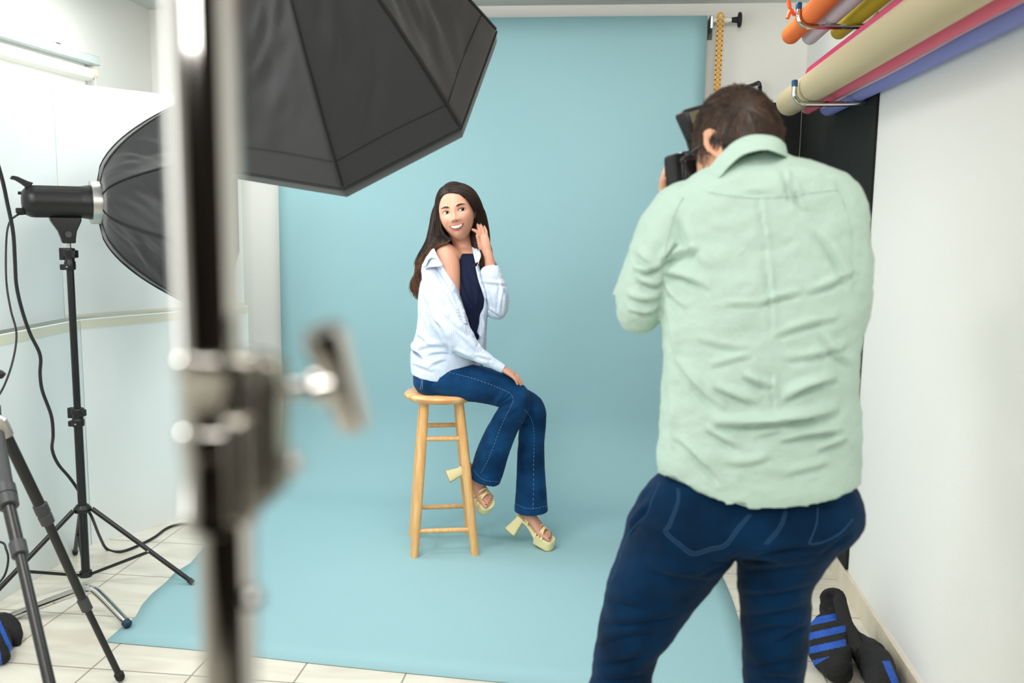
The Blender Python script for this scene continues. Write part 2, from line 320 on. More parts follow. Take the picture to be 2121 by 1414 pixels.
# ------------------------------------------------------------------ softboxes
M_sbk = mat('black_softbox_nylon', '27282B', .55, sheen=.3, bump=(500, .08), spec=.45)
M_pipe = mat('black_piping', '0E0E0F', .6); M_diff = mat('white_diffuser', 'FFFFFF', .9, emit=('FFFBF4', .9))
def softbox(root, C, n, ph, R, L, r0, power, seed, us=1, diag=.5, ex=.66):
    C = V(C); n = V(n).normalized(); u = n.cross(V((0, 0, 1))).normalized(); v = u.cross(n)
    rnd = random.Random(seed)
    def prof(s): return r0+(R-r0)*s**ex
    def rim(a): return cos(pi/8)/cos(((a) % (pi/4))-pi/8)
    N = 8*20; S = 46; rs = []
    for i in range(S+1):
        s = i/S; row = []
        for k in range(N):
            a = 2*pi*k/N; g = (a % (pi/4))/(pi/4); oct_ = rim(a)
            bl_ = min(1, s*3); rr = prof(s)*(1+(oct_-1)*bl_)
            rr -= .020*sin(pi*g)*sin(pi*min(1, s*1.02))*.9
            # slanting pull folds running from rib to rib
            q = V((s*2.2+g*1.1*(1 if diag > 0 else -1)+int(a/(pi/4))*3.7, g*.6, seed))
            f = noise.noise(q*3.6)*.6+noise.noise(q*8.5)*.35
            env = sin(pi*g)**.6*sin(pi*min(1, s/.9))**.6 if s < .9 else 0
            rr += .024*f*env
            p = C-n*(L*(1-s)) + (u*cos(a+ph)+v*sin(a+ph))*rr
            row.append(p)
        rs.append(row)
    # rim band turned forward
    for dz, k_ in ((.004, 1.004), (.05, 1.0)):
        rs.append([C+n*dz+(u*cos(2*pi*k/N+ph)+v*sin(2*pi*k/N+ph))*R*rim(2*pi*k/N)*k_ for k in range(N)])
    o = MB().rings(rs, caps=False).obj('fabric_shell', M_sbk, root, smooth=True)
    s_ = o.modifiers.new('s', 'SOLIDIFY'); s_.thickness = .0015; s_.offset = -1
    for j in range(8):
        a = j*pi/4; pth = []
        for i in range(0, S+1, 2):
            s = i/S; pth.append(C-n*(L*(1-s))+(u*cos(a+ph)+v*sin(a+ph))*(prof(s)+.002))
        MB().tube(pth, .0042, 8).obj('rib_seam', M_pipe, root)
    rm = [C+n*.012+(u*cos(2*pi*k/N+ph)+v*sin(2*pi*k/N+ph))*(R*rim(2*pi*k/N)+.002) for k in range(0, N, 2)]; rm.append(rm[0])
    MB().tube(rm, .0045, 8, caps=False).obj('rim_piping', M_pipe, root)
    hb = []
    for s in (.86, .875):
        hb.append([C-n*(L*(1-s))+(u*cos(2*pi*k/N+ph)+v*sin(2*pi*k/N+ph))*(prof(s)*rim(2*pi*k/N)+.0015) for k in range(N)])
    hs = [C-n*(L*.115)+(u*cos(2*pi*k/N+ph)+v*sin(2*pi*k/N+ph))*((prof(.885)*rim(2*pi*k/N))-.0195*sin(pi*((2*pi*k/N) % (pi/4))/(pi/4))*sin(pi*.885)*.9+.0015) for k in range(0, N+1)]
    MB().tube(hs, .0014, 6, caps=False).obj('hem_seam', M_pipe, root)
    MB().rings([[C+n*.02+(u*cos(j*pi/4+ph)+v*sin(j*pi/4+ph))*(R-.004)*q for j in range(8)] for q in (1, .5, .02)], caps=True).obj('diffuser_front', M_diff, root, smooth=False)
    MB().lathe(C-n*(L+.035), n, [(0, r0*.92), (.0, r0*.98), (.05, r0*.98), (.05, r0*.8)], 36).obj('speed_ring', M_alu, root)
    l = area('softbox_light', C+n*.06, C+n*2, R*1.8, R*1.8, power, (1, .985, .96), 'DISK'); l.parent = root; l.matrix_parent_inverse = root.matrix_world.inverted()
def strobe(root, A, n, L=.30, r=.063):
    """A: front centre where it meets the speed ring, n: forward"""
    A = V(A); n = V(n).normalized(); up = V((0, 0, 1)); side = n.cross(up).normalized(); up = side.cross(n)
    mw = Matrix((n, side, up)).transposed().to_4x4(); mw.translation = A-n*L
    N = 96
    prof = [(0, .3), (.004, .62), (.016, .84), (.03, .94), (.045, .955), (.20, .955), (.205, .97), (.24, 1.06), (.27, 1.12), (.293, 1.12), (.293, .9)]
    rs = []
    for i, (t, q) in enumerate(prof):
        row = []
        for k in range(N):
            a = 2*pi*k/N; rr = r*q
            if 3 < i < 6 and abs(sin(a)) > .62 and k % 2 == 0: rr *= .965
            row.append(mw @ V((t, rr*cos(a), rr*sin(a))))
        rs.append(row)
    MB().rings(rs).obj('lamp_housing', M_blk, root)
    hd = [(.035, 0, .056), (.02, 0, .064), (.004, 0, .074), (-.012, 0, .083), (-.03, 0, .087)]
    rs = []
    for i, p in enumerate(hd):
        w2 = .018; th = [.013, .010, .008, .007, .006][i]
        rs.append([mw @ V((p[0]+th*a, b*w2, p[2]+th*c)) for a, b, c in ((-.6, -1, -1), (-.6, 1, -1), (.6, 1, 1), (.6, -1, 1))])
    MB().rings(rs).obj('carry_handle', M_blk, root, bevel=.003)
    MB().box((.022, -.008, .058), (.032, -.0195, .068), mw=mw).obj('indicator', mat('red_indicator', 'B81A22', .3), root, bevel=.001)
    MB().lathe(mw @ V((-.008, -.02, .03)), n, [(0, .005), (0, .006), (.02, .006)], 12).obj('dial', M_blk, root)
    MB().lathe(mw @ V((.262, -.069, .02)), -side if side.y > 0 else side, [(0, .005), (.004, .004)], 10).obj('lock_screw', M_bolt, root)
    MB().box((-.02, -.012, -.045), (.01, .012, -.025), mw=mw).obj('power_inlet', M_blk, root, bevel=.003)
    return mw

# octagonal softbox overhead, seen from behind
OC = V((-.8265, 2.6903, 1.9563)); ON = V((.02207, .82136, -.56997)).normalized()
ob = thing('octagonal_softbox', 'large black octagonal softbox hanging overhead, seen from behind above the woman', 'softbox', tuple(OC))
softbox(ob, OC, ON, 6.06368*-1 % (pi/4), .475, .56, .075, 5.6, 3, diag=1)
mwo = strobe(ob, OC-ON*.595, ON)
def yoke(root, top, n, mw, stand_top):
    """tilt bracket between the lamp and the stand stud"""
    n = V(n).normalized(); side = n.cross(V((0, 0, 1))).normalized()
    t = V(top); b = V(stand_top)
    d = (b-t)
    vs = []
    def sec(c, hx, hy): return [c+n*a*hx+side*b_*hy for a, b_ in ((-1, -1), (1, -1), (1, 1), (-1, 1))]
    MB().rings([sec(t, .055, .026), sec(t+d*.15, .053, .026), sec(t+d*.55, .032, .022), sec(t+d*.8, .026, .02), sec(b, .023, .018)]).obj('tilt_bracket', M_blk, root, bevel=.004)
    MB().tube([t+d*.66-side*.024-n*.002, t+d*.45-side*.034+n*.014, t+d*.0-side*.036+n*.038], [.017, .014, .008], 12).lathe(t+d*.66+side*.03, -side, [(0, .012), (.06, .016), (.066, .010)], 16).obj('tilt_lever', M_graph, root)
# strobe on the boom
tp = OC-ON*.75-V((0, 0, .06))
bm_ = thing('boom_arm', 'black boom arm holding up the overhead octagonal softbox', 'boom arm', (-.2, .42, 2.25))
MB().tube([(-.20, .42, 2.28), (-.845, 2.15, 2.52)], .012, 12).tube([(-.845, 2.15, 2.52), (-.846, 2.10, 2.42)], .014, 12).obj('arm_tube', M_blkm, bm_)

# ------------------------------------------------------------------ strobe light on the left with its stand
SC = V((-2.083, 3.32, 0)); SN = V((.80, .60, 0)).normalized(); SA = V((-1.955, 3.36, 1.532))
SC = V((-2.083, 3.32-.0, 0))
ls = thing('octagonal_softbox', 'black softbox on a strobe light, side view at the left behind the chrome pole', 'softbox', (-2.05, 3.3, 1.53))
SN = V((.78, .625, 0)).normalized()
AX = V((SC.x, SC.y, 1.532))
A0 = AX+SN*.108
softbox(ls, A0+SN*.375, SN, pi/8, .46, .365, .085, 2.4, 11, diag=1, ex=.55)
mws = strobe(ls, A0, SN, .262)
yoke(ls, (SC.x-.01, SC.y, 1.475), SN, mws, (SC.x, SC.y, 1.375))
st = thing('light_stand', 'black light stand with three spread legs under the left softbox', 'light stand', tuple(SC))
MB().lathe((SC.x, SC.y, 1.34), (0, 0, 1), [(0, .008), (.04, .008)], 16).obj('stud', M_alu, st)
MB().lathe((SC.x, SC.y, .70), (0, 0, 1), [(0, .0135), (.60, .0135)], 20).obj('upper_tube', M_blkm, st)
MB().lathe((SC.x, SC.y, .06), (0, 0, 1), [(0, .0165), (.64, .0165)], 20).obj('lower_tube', M_blkm, st)
def collar(z, root, r=.022, h=.075, m=M_blk, c=SC):
    MB().lathe((c.x, c.y, z), (0, 0, 1), [(0, r*.9), (.004, r), (h*.35, r), (h*.42, r*.85), (h*.6, r*.85), (h*.7, r*1.05), (h-.004, r*1.05), (h, r*.8)], 20).box((c.x-.036, c.y-.012, z+h*.45), (c.x-.015, c.y+.012, z+h)).box((c.x-.036, c.y-.012, z), (c.x-.015, c.y+.012, z+.022)).box((c.x+.012, c.y-.014, z+h*.55), (c.x+.03, c.y+.014, z+h*.9)).obj('clamp_collar', m, root, bevel=.003)
    MB().lathe((c.x+.004, c.y-.024, z+.014), (0, -1, 0), [(0, .004), (.004, .003)], 10).obj('bolt', M_bolt, root)
collar(1.272, st, .021, .085); collar(.655, st, .024, .075)
MB().lathe((SC.x, SC.y, .305), (0, 0, 1), [(0, .03), (.004, .034), (.016, .034), (.02, .030), (.03, .022)], 24).obj('leg_hub', M_blk, st)
MB().lathe((SC.x, SC.y, .035), (0, 0, 1), [(0, .024), (.022, .024), (.026, .018)], 24).obj('lower_hub', M_blk, st)
for ang_, L_ in ((7, .43), (128, .37), (240, .44)):
    d = V((cos(radians(ang_)), sin(radians(ang_)), 0))
    a = SC+d*.038+V((0, 0, .318)); b = SC+d*L_+V((0, 0, .012)); mid = a.lerp(b, .56)
    MB().tube([a, b], .0095, 12).obj('leg', M_blkm, st)
    MB().tube([SC+d*.022+V((0, 0, .045)), mid+V((0, 0, -.006))], .0065, 8).obj('brace', M_blkm, st)
    MB().lathe(mid, d.cross(V((0, 0, 1))), [(-.013, .004), (.013, .004)], 10).obj('rivet', M_bolt, st)
    MB().tube([b-(b-a).normalized()*.02, b+V((0, 0, -.002))], .012, 10).obj('rubber_foot', M_rub, st)

# ------------------------------------------------------------------ cables
M_cab = mat('black_cable', '1D1E20', .5)
pw = [P(63, 441, 3.25), P(48, 441, 3.22), P(33, 447, 3.2), P(19, 462, 3.18), P(13, 500, 3.15), P(13, 580, 3.12), P(22, 640, 3.1), P(34, 690, 3.05), P(27, 745, 3.0), P(8, 800, 2.95), P(-20, 850, 2.9), P(-60, 960, 2.85), P(-60, 1150, 2.8)]
pw[-1] = V((pw[-1].x, pw[-1].y, .005))
o = MB().tube(crv(pw, 8), .0038, 8).obj('power_cord', M_cab)
tag(o, 'thin black power cord curving down from the back of the strobe head', 'cable')
pg = MB()
for i in range(6): pg.tube([P(62-i*4.4, 441, 3.25), P(59.5-i*4.4, 441, 3.25)], .0075-.0006*i, 10)
pg.tube([P(66, 441, 3.25), P(36, 443, 3.2)], .005, 10).obj('strain_relief', M_rub, o)
cb = [P(-60, 230, 2.7), P(-20, 300, 2.72), P(2, 362, 2.75), P(15, 420, 2.8), P(27, 480, 2.85), P(31, 540, 2.9), P(34, 590, 2.95), P(45, 640, 3.0), P(62, 690, 3.05), P(83, 735, 3.1), P(83, 775, 3.12), P(88, 810, 3.15), P(106, 860, 3.18), P(110, 900, 3.2), P(108, 930, 3.25), P(120, 960, 3.28), P(145, 990, 3.36), P(165, 1020, 3.40), P(178, 1050, 3.42), P(190, 1070, 3.42)]
cb += [PZ(207, 1112, .10), PZ(222, 1137, .006), PZ(250, 1142, .006), PZ(285, 1130, .006), PZ(320, 1112, .006), PZ(345, 1094, .006), PZ(375, 1085, .006), PZ(440, 1078, .006), PZ(520, 1040, .006)]
tag(MB().tube(crv(cb, 6), .0062, 10).obj('extension_cable', M_cab), 'thick black cable hanging at the left edge and running behind the light stand', 'cable')
sm = [PZ(-40, 1262, .004), P(-8, 1215, 2.9), P(10, 1190, 2.85), P(17, 1160, 2.85), P(13, 1138, 2.85), P(0, 1122, 2.87), P(-30, 1105, 2.9)]
sm[-1] = V((sm[-1].x-.1, 2.95, .30))
tag(MB().tube(crv(sm, 8), .004, 8).obj('cable_loop', M_cab), 'loop of thin black cable at the lower left edge beside the tripod', 'cable')

# ------------------------------------------------------------------ camera tripod, left foreground
tr = thing('tripod', 'black camera tripod at the left edge with twist lock legs', 'tripod', (-1.78, 2.35, 0))
M_trip = mat('black_anodised_tube', '1B1A19', .38); M_lock = mat('grey_rubber_lock', '3C3E40', .5, bump=(200, .1)); M_sil = mat('silver_grey_joint', 'A8A49C', .4, .6)
top = P(0, 862, 2.42)
def tleg(pts, rads, root, foot):
    for i in range(len(pts)-1):
        a, b = V(pts[i]), V(pts[i+1])
        s = MB().tube([a, b], rads[i], 18).obj('leg_section', M_graph if rads[i] > .02 else M_trip, root)
        if i:
            d = (b-a).normalized(); r = rads[i-1]*1.28; c = a
            pr = [(-.038, r*.85), (-.036, r), (-.006, r), (-.004, r*.9), (.000, r*.9), (.002, r*.98), (.030, r*.93), (.032, r*.75)] if i == 1 else [(-.03, r*.85), (-.028, r), (.012, r*.98), (.014, r*.75)]
            MB().lathe(c, d, pr, 24).obj('twist_lock', M_lock, root)
    d = (V(pts[-1])-V(pts[-2])).normalized()
    MB().lathe(V(pts[-1])-d*.022, d, [(0, rads[-1]*1.1), (.004, rads[-1]*1.45), (.02, rads[-1]*1.4), (.028, rads[-1]*1.0)], 20).obj('rubber_foot', M_rub, root)
fa = PZ(250, 1404, .012)
la = [P(4, 884, 2.42), P(92, 1066, 2.49), P(178, 1256, 2.565), fa]
tleg(la, [.0165, .0135, .0105], tr, fa)
MB().lathe(P(2, 880, 2.42), (la[1]-la[0]).normalized(), [(-.02, .015), (0, .0215), (.035, .0215), (.04, .018)], 24).obj('leg_collar', M_sil, tr)
lb0 = P(-8, 900, 2.36); lb1 = P(14, 1030, 2.2); lb2 = P(40, 1142, 2.10); lb3 = P(105, 1425, 1.86)
lb4 = lb2+(lb3-lb2)*((lb2.z-.012)/(lb2.z-lb3.z))
tleg([lb0, lb1, lb2, lb4], [.0215, .0165, .0135], tr, None)
hb_ = P(-34, 850, 2.42)
lc = hb_+V((-.42, .16, 0)); lc.z = .012
tleg([hb_, hb_.lerp(lc, .4), hb_.lerp(lc, .7), lc], [.0165, .0135, .0105], tr, None)
MB().lathe(hb_+V((0, 0, -.05)), (0, 0, 1), [(0, .02), (.01, .045), (.06, .045), (.07, .02), (.3, .014), (.31, .014)], 24).obj('tripod_spider', M_blk, tr)
MB().tube([P(-10, 862, 2.42), P(12, 872, 2.42)], [.010, .008], 10).obj('locking_pin', M_alu, tr)
MB().lathe(hb_+V((0, 0, .25)), (0, 0, 1), [(0, .03), (.03, .04), (.07, .035), (.08, .02)], 24).obj('ball_head', M_blk, tr)
MB().tube([hb_+V((0, 0, .27)), P(-20, 776, 2.4)], .006, 10).tube([P(-20, 776, 2.4), P(-8, 776, 2.4), P(3, 775, 2.4), P(11, 774, 2.4)], [.010, .0145, .0125, .003], 14).obj('pan_handle', M_rub, tr)

# ------------------------------------------------------------------ chrome turtle base stand (leg seen at the left)
cs = thing('steel_stand', 'chrome stand base with bent floor leg, partly outside the left edge', 'stand', (-2.62+.02, 2.95, 0))
hub = V((-2.42, 2.93, .0))
foot = PZ(265, 1293, .017); bend = P(185, 1221, 3.03); b1 = P(160, 1224, 3.03); in_ = P(12, 1281, 2.98)
MB().tube([hub+V((0, 0, .12))]+crv([in_, b1, bend, P(204, 1229, 3.025), foot], 8), .0155, 16).obj('bent_leg', M_chrome, cs)
d = (foot-P(204, 1229, 3.025)).normalized()
MB().lathe(foot-d*.016, d, [(0, .0162), (.018, .0165), (.022, .012)], 18).obj('foot_cap', mat('blue_rubber_tip', '173A4C', .6), cs)
MB().lathe(P(-8, 1287, 2.98), (in_-P(-20, 1293, 2.98)).normalized(), [(-.06, .022), (.0, .024), (.035, .023), (.038, .014)], 20).lathe(P(8, 1291, 2.955), (0, -1, 0), [(0, .008), (.012, .007)], 14).obj('leg_clamp', mat('satin_steel', 'BDC4C4', .35, .85), cs)
for an in (150, 250):
    q = hub+V((cos(radians(an))*.30, sin(radians(an))*.34, 0)); q.x = max(q.x, XL+.05)
    MB().tube(crv([hub+V((0, 0, .15)), hub.lerp(q, .6)+V((0, 0, .15)), q+V((0, 0, .015))], 6), .0125, 14).obj('bent_leg', M_chrome, cs)
MB().lathe(hub, (0, 0, 1), [(.08, .02), (.08, .028), (.20, .028), (.20, .0175), (1.9, .0175)], 24).obj('column', M_chrome, cs)

# ------------------------------------------------------------------ sandbags
M_sbg = mat('black_sandbag_canvas', '0F0F10', .8, bump=(90, .35, 4)); M_sblue = mat('blue_sandbag_stripe', '1450B4', .65, bump=(150, .3, 4))
def remesh(name, mb, voxel, smooth=6, fac=.5):
    me = mb.mesh(name) if isinstance(mb, MB) else mb
    o = bpy.data.objects.new('tmp', me); sc.collection.objects.link(o)
    r = o.modifiers.new('r', 'REMESH'); r.mode = 'VOXEL'; r.voxel_size = voxel; r.use_smooth_shade = True
    if smooth: s = o.modifiers.new('s', 'SMOOTH'); s.factor = fac; s.iterations = smooth
    dg = bpy.context.evaluated_depsgraph_get(); dg.update()
    ne = bpy.data.meshes.new_from_object(o.evaluated_get(dg)); ne.name = name
    bpy.data.objects.remove(o); return ne
def displace(me, fn):
    n = len(me.vertices); co = np.empty(n*3); me.vertices.foreach_get('co', co); co = co.reshape(-1, 3)
    no = np.empty(n*3); me.vertices.foreach_get('normal', no); no = no.reshape(-1, 3)
    d = fn(co, no); co = co+no*d[:, None]; me.vertices.foreach_set('co', co.ravel()); me.update(); return me
def ncrumple(co, sc_, amp, seed=0, st=(1, 1, 1)):
    return np.array([amp*(noise.noise(V((c[0]*st[0]+seed, c[1]*st[1], c[2]*st[2]))*sc_)+.5*noise.noise(V((c[0]*st[0], c[1]*st[1]+seed, c[2]*st[2]))*sc_*2.3)) for c in co])
def limbrings(pts, n=24, cap=True, ux=None, e=2.0, flat=False):
    """pts: (pos, ru, rv[, uaxis]) -> closed ringed solid; u lies across the view, v along it"""
    rs = []; P_ = [V(p[0]) for p in pts]
    us = []
    for i, p in enumerate(pts):
        t = (P_[min(i+1, len(pts)-1)]-P_[max(i-1, 0)]).normalized()
        if flat: t = V((0, 0, -1))
        if len(p) > 3: u = V(p[3])
        elif ux is not None: u = V(ux)
        else: u = t.cross(V((0, 1, 0)))
        u = (u-t*u.dot(t)).normalized()
        if us and u.dot(us[-1]) < 0 and len(p) < 4: u = -u
        us.append(u); v = t.cross(u)
        rs.append((P_[i], u, v, p[1], p[2], t))
    def ring(c, u, v, a, b):
        out = []
        for k in range(n):
            an = 2*pi*k/n; cx, sx = cos(an), sin(an)
            if e != 2: cx = math.copysign(abs(cx)**(2/e), cx); sx = math.copysign(abs(sx)**(2/e), sx)
            out.append(c+u*cx*a+v*sx*b)
        return out
    R = []
    if cap:
        c, u, v, a, b, t = rs[0]; mn = min(a, b)
        for q, s in ((.92, .4), (.7, .72), (.38, .93)): R.append(ring(c-t*mn*q, u, v, a*s, b*s))
    for c, u, v, a, b, t in rs: R.append(ring(c, u, v, a, b))
    if cap:
        c, u, v, a, b, t = rs[-1]; mn = min(a, b)
        for q, s in ((.38, .93), (.7, .72), (.92, .4)): R.append(ring(c+t*mn*q, u, v, a*s, b*s))
    return R
def limb(mb, pts, n=24, cap=True, ux=None, sub=5, e=2.0, flat=False):
    """smoothly interpolated limb"""
    if sub > 1:
        arr = cr([tuple(p[0])+(p[1], p[2]) for p in pts], sub)
        pts = [(V(a[:3]), float(a[3]), float(a[4])) for a in arr]
    return mb.rings(limbrings(pts, n, cap, ux, e, flat))
def px_limb(mb, L, n=24, cap=True, ux=None, sub=5, e=2.0, flat=False):
    """L: (px, py, Y, radius in px across the view, depth radius in metres or None)"""
    pts = []
    for q in L:
        p = P(q[0], q[1], q[2]); ru = q[3]*mpp(p); pts.append((p, ru, ru if q[4] is None else q[4]))
    return limb(mb, pts, n, cap, ux, sub, e, flat)

def sandbag(name, label, parts, straps, stripe, seed):
    root = thing(name, label, 'sandbag', tuple(V(parts[0][0][0]).xy.to_3d()))
    mb = MB()
    for p in parts: limb(mb, p, 24, True, None, 4)
    me = remesh('pouch', mb, .0035, 9)
    displace(me, lambda co, no: ncrumple(co, 14, .007, seed))
    me.materials.clear()
    o = link('pouch', me, [M_sbg, M_sblue], root)
    for p in me.polygons:
        p.material_index = 1 if stripe(p.center, p.normal) else 0
    mb = MB()
    for pth, wd, th in straps:
        pts = crv(pth, 6); limb(mb, [(p, wd, th) for p in pts], 12, True, None, 1)
    me = remesh('carry_strap', mb, .005, 3); me.materials.clear()
    link('carry_strap', me, M_sbg, root)
    return root
# right bag : two pouches joined by a strap, leaning on the skirting
c1 = P(1725, 1300, 3.12); g = V((.80, 3.04, 0))
bagY = 3.10
def bp_(x, y, Y): return P(x, y, Y)
pa = [(bp_(1728, 1250, 3.22), .020, .02), (bp_(1722, 1280, 3.2), .045, .05), (bp_(1716, 1320, 3.14), .070, .065), (bp_(1714, 1360, 3.06), .080, .07), (bp_(1722, 1395, 2.98), .062, .06), (bp_(1735, 1420, 2.93), .045, .045)]
pb = [(bp_(1750, 1290, 3.18), .022, .02), (bp_(1770, 1325, 3.12), .035, .04), (bp_(1800, 1365, 3.03), .058, .055), (bp_(1818, 1400, 2.93), .066, .055), (bp_(1830, 1450, 2.80), .062, .052), (bp_(1835, 1480, 2.74), .04, .04)]
def lift(L):
    for i, (p, a, b) in enumerate(L):
        L[i] = (V((min(p.x, .968-a), p.y, max(p.z, min(a, b)*.9))), a, b)
    return L
def stripeR(c, n):
    q = proj(c); x, y = q[0], q[1]
    if x < 1752: return int((y+(x-1700)*.22)/14.5) % 2 == 0 and y > 1262 and y < 1376-(x-1690)*.6
    s = (y-1290)-(x-1752)*.9
    return (abs(s+30) < 7 or (1368 < y and abs((x-1836)-(y-1370)*.42) < 8)) 
sandbag('sandbag', 'black and royal blue striped sandbag on the floor against the right skirting', [lift(pa), lift(pb)],
        [([bp_(1722, 1262, 3.2), bp_(1712, 1238, 3.22), bp_(1722, 1230, 3.22), bp_(1736, 1234, 3.2), bp_(1742, 1256, 3.16), bp_(1752, 1290, 3.1), bp_(1768, 1330, 3.03), bp_(1790, 1362, 2.98)], .026, .011),
         ([bp_(1716, 1240, 3.22), bp_(1706, 1262, 3.2), bp_(1722, 1298, 3.12), bp_(1745, 1330, 3.05), bp_(1772, 1350, 2.99)], .018, .010)], stripeR, 3)
pl1 = [(P(-5, 1306, 2.88), .02, .02), (P(2, 1325, 2.86), .04, .04), (P(14, 1345, 2.82), .05, .045), (P(30, 1350, 2.80), .03, .03), (P(40, 1349, 2.79), .008, .01)]
pl2 = [(P(-14, 1312, 2.82), .03, .03), (P(-12, 1350, 2.74), .05, .05), (P(-4, 1385, 2.68), .045, .05), (P(6, 1398, 2.66), .025, .03)]
def liftl(L): return [(V((p.x, p.y, max(p.z, min(a, b)*.9+.002))), a, b) for p, a, b in L]
def stripeL(c, n):
    x, y, _ = proj(c)
    return abs((x-8)-(y-1312)*.45) < 5 or abs((x+6)-(y-1335)*.18) < 4
sandbag('sandbag', 'black and blue sandbag on the floor at the lower left corner', [liftl(pl1), liftl(pl2)], [([P(-30, 1300, 2.9), P(-10, 1300, 2.88), P(0, 1312, 2.86)], .02, .01)], stripeL, 9)

# ------------------------------------------------------------------ wooden stool
def wood_mat():
    m = mat('light_varnished_pine', 'E9B97A', .38, coat=.3); nt = m.node_tree; b = nt.nodes['Principled BSDF']
    tc = nt.nodes.new('ShaderNodeTexCoord'); mp = nt.nodes.new('ShaderNodeMapping'); mp.inputs['Scale'].default_value = (1, 1, .12)
    n = nt.nodes.new('ShaderNodeTexNoise'); n.inputs['Scale'].default_value = 60; n.inputs['Detail'].default_value = 4; n.inputs['Distortion'].default_value = .6
    rp = nt.nodes.new('ShaderNodeValToRGB'); rp.color_ramp.elements[0].position = .3; rp.color_ramp.elements[1].position = .7
    rp.color_ramp.elements[0].color = lin('DEA562'); rp.color_ramp.elements[1].color = lin('EDBF84')
    nt.links.new(tc.outputs['Object'], mp.inputs[0]); nt.links.new(mp.outputs[0], n.inputs[0]); nt.links.new(n.outputs[0], rp.inputs[0]); nt.links.new(rp.outputs[0], b.inputs['Base Color'])
    return m
M_wood = wood_mat()
M_wood2 = mat('seat_wood', 'E2A968', .35, coat=.3); nt = M_wood2.node_tree
wv = nt.nodes.new('ShaderNodeTexWave'); wv.inputs['Scale'].default_value = 7; wv.inputs['Distortion'].default_value = 6; wv.inputs['Detail'].default_value = 2; wv.inputs['Detail Scale'].default_value = .5; wv.bands_direction = 'Y'
tc = nt.nodes.new('ShaderNodeTexCoord'); rp = nt.nodes.new('ShaderNodeValToRGB'); rp.color_ramp.elements[0].color = lin('D9995A'); rp.color_ramp.elements[1].color = lin('EDBC82')
nt.links.new(tc.outputs['Object'], wv.inputs[0]); nt.links.new(wv.outputs[0], rp.inputs[0]); nt.links.new(rp.outputs[0], nt.nodes['Principled BSDF'].inputs['Base Color'])
FL = V((-.836, 3.800, 0)); FR = V((-.574, 3.866, 0)); e1 = (FR-FL); e2 = V((-e1.y, e1.x, 0))
cen = FL+(e1+e2)/2
SEAT = V((cen.x-.01, cen.y, 0)); ZS = .722
so = thing('bar_stool', 'light wooden bar stool with round seat, under the seated woman', 'stool', (cen.x, cen.y, 0))
MB().lathe((SEAT.x, SEAT.y, ZS-.034), (0, 0, 1), [(0, .145), (.004, .156), (.012, .163), (.022, .165), (.03, .160), (.034, .150), (.0345, .10), (.031, .02)], 64).obj('seat', M_wood2, so)
legs = []
for i, (a, b) in enumerate(((0, 0), (1, 0), (0, 1), (1, 1))):
    ft = FL+e1*a+e2*b; tp_ = SEAT+(ft-cen)*.56; tp_.z = ZS-.03
    legs.append((ft, tp_))
    MB().tube([ft, ft.lerp(tp_, .35), ft.lerp(tp_, .62), ft.lerp(tp_, .85), tp_], [.0185, .0200, .0205, .0195, .0175], 24).obj('leg', M_wood, so)
def at(i, z): f, t = legs[i]; return f.lerp(t, z/t.z)
for (i, j, z) in ((0, 1, .525), (2, 3, .545), (0, 1, .117), (2, 3, .145), (0, 2, .49), (1, 3, .49), (0, 2, .185), (1, 3, .185)):
    a, b = at(i, z), at(j, z); MB().tube([a, a.lerp(b, .15), a.lerp(b, .5), a.lerp(b, .85), b], [.0085, .0105, .0115, .0105, .0085], 16).obj('rung', M_wood, so)

# ------------------------------------------------------------------ chrome stand right in front of the camera
YP = .42
fs = thing('chrome_light_stand', 'shiny chrome stand pole out of focus right in front of the camera', 'stand', (-.19, YP, 0))
def pr(px, py): p = P(px, py, YP); return p
zc0, zc1 = P(465, 728, YP).z, P(465, 1085, YP).z
MB().lathe((-.193, YP, zc0-.005), (0, 0, 1), [(0, .0163), (2.30-zc0, .0163)], 48).obj('upper_pole', M_chrome, fs)
MB().lathe((-.188, YP, .10), (0, 0, 1), [(0, .0140), (1.264-.10-.0, .0140), (zc1+.004-.10, .0140)], 48).obj('lower_pole', M_chrome, fs)
hh = zc0-zc1
MB().lathe((-.1905, YP, zc1), (0, 0, 1), [(0, .014), (0, .0185), (.008, .0192), (.010, .0182), (hh*.5-.006, .0178), (hh*.5-.005, .0192), (hh*.5+.006, .0192), (hh*.5+.007, .0178), (hh-.012, .0182), (hh-.010, .0198), (hh-.002, .0198), (hh, .0170)], 48).obj('lock_collar', M_chrome, fs)
zb0, zb1 = P(560, 735, YP).z, P(560, 1065, YP).z
xb0, xb1 = P(470, 900, YP).x, P(588, 900, YP).x
MB().box((-.183, YP-.0145, zb1+.004), (xb1-.008, YP+.012, zb0)).box((xb1-.0085, YP-.009, zb1+.012), (xb1, YP+.009, zb0-.002)).box((xb0+.006, YP-.020, zb1), (xb0+.018, YP-.012, zb0-.028)).obj('clamp_block', mat('nickel_casting', 'A9A59B', .22, .95), fs, bevel=.0022)
tc_ = P(668, 790, YP); z_ = tc_.z
MB().lathe((xb1-.004, YP, P(590, 808, YP).z), (1, 0, .12), [(0, .0055), (.012, .0045), (.02, .006), (.024, .0075)], 20).obj('screw_shaft', M_chrome, fs)
a, b = P(668, 680, YP-.005), P(735, 885, YP+.010)
MB().tube([a, a.lerp(b, .1), a.lerp(b, .45), a.lerp(b, .55), a.lerp(b, .9), b], [.0095, .011, .0095, .0095, .0088, .007], 20).lathe(P(655, 800, YP), (1, .2, .2), [(-.003, .006), (.0, .0095), (.010, .0095), (.012, .005)], 20).obj('t_handle', M_chrome, fs)
MB().lathe(P(588, 958, YP), (1, 0, 0), [(0, .004), (.003, .0065), (.0068, .0065), (.0085, .004)], 20).obj('set_screw', M_alu, fs)
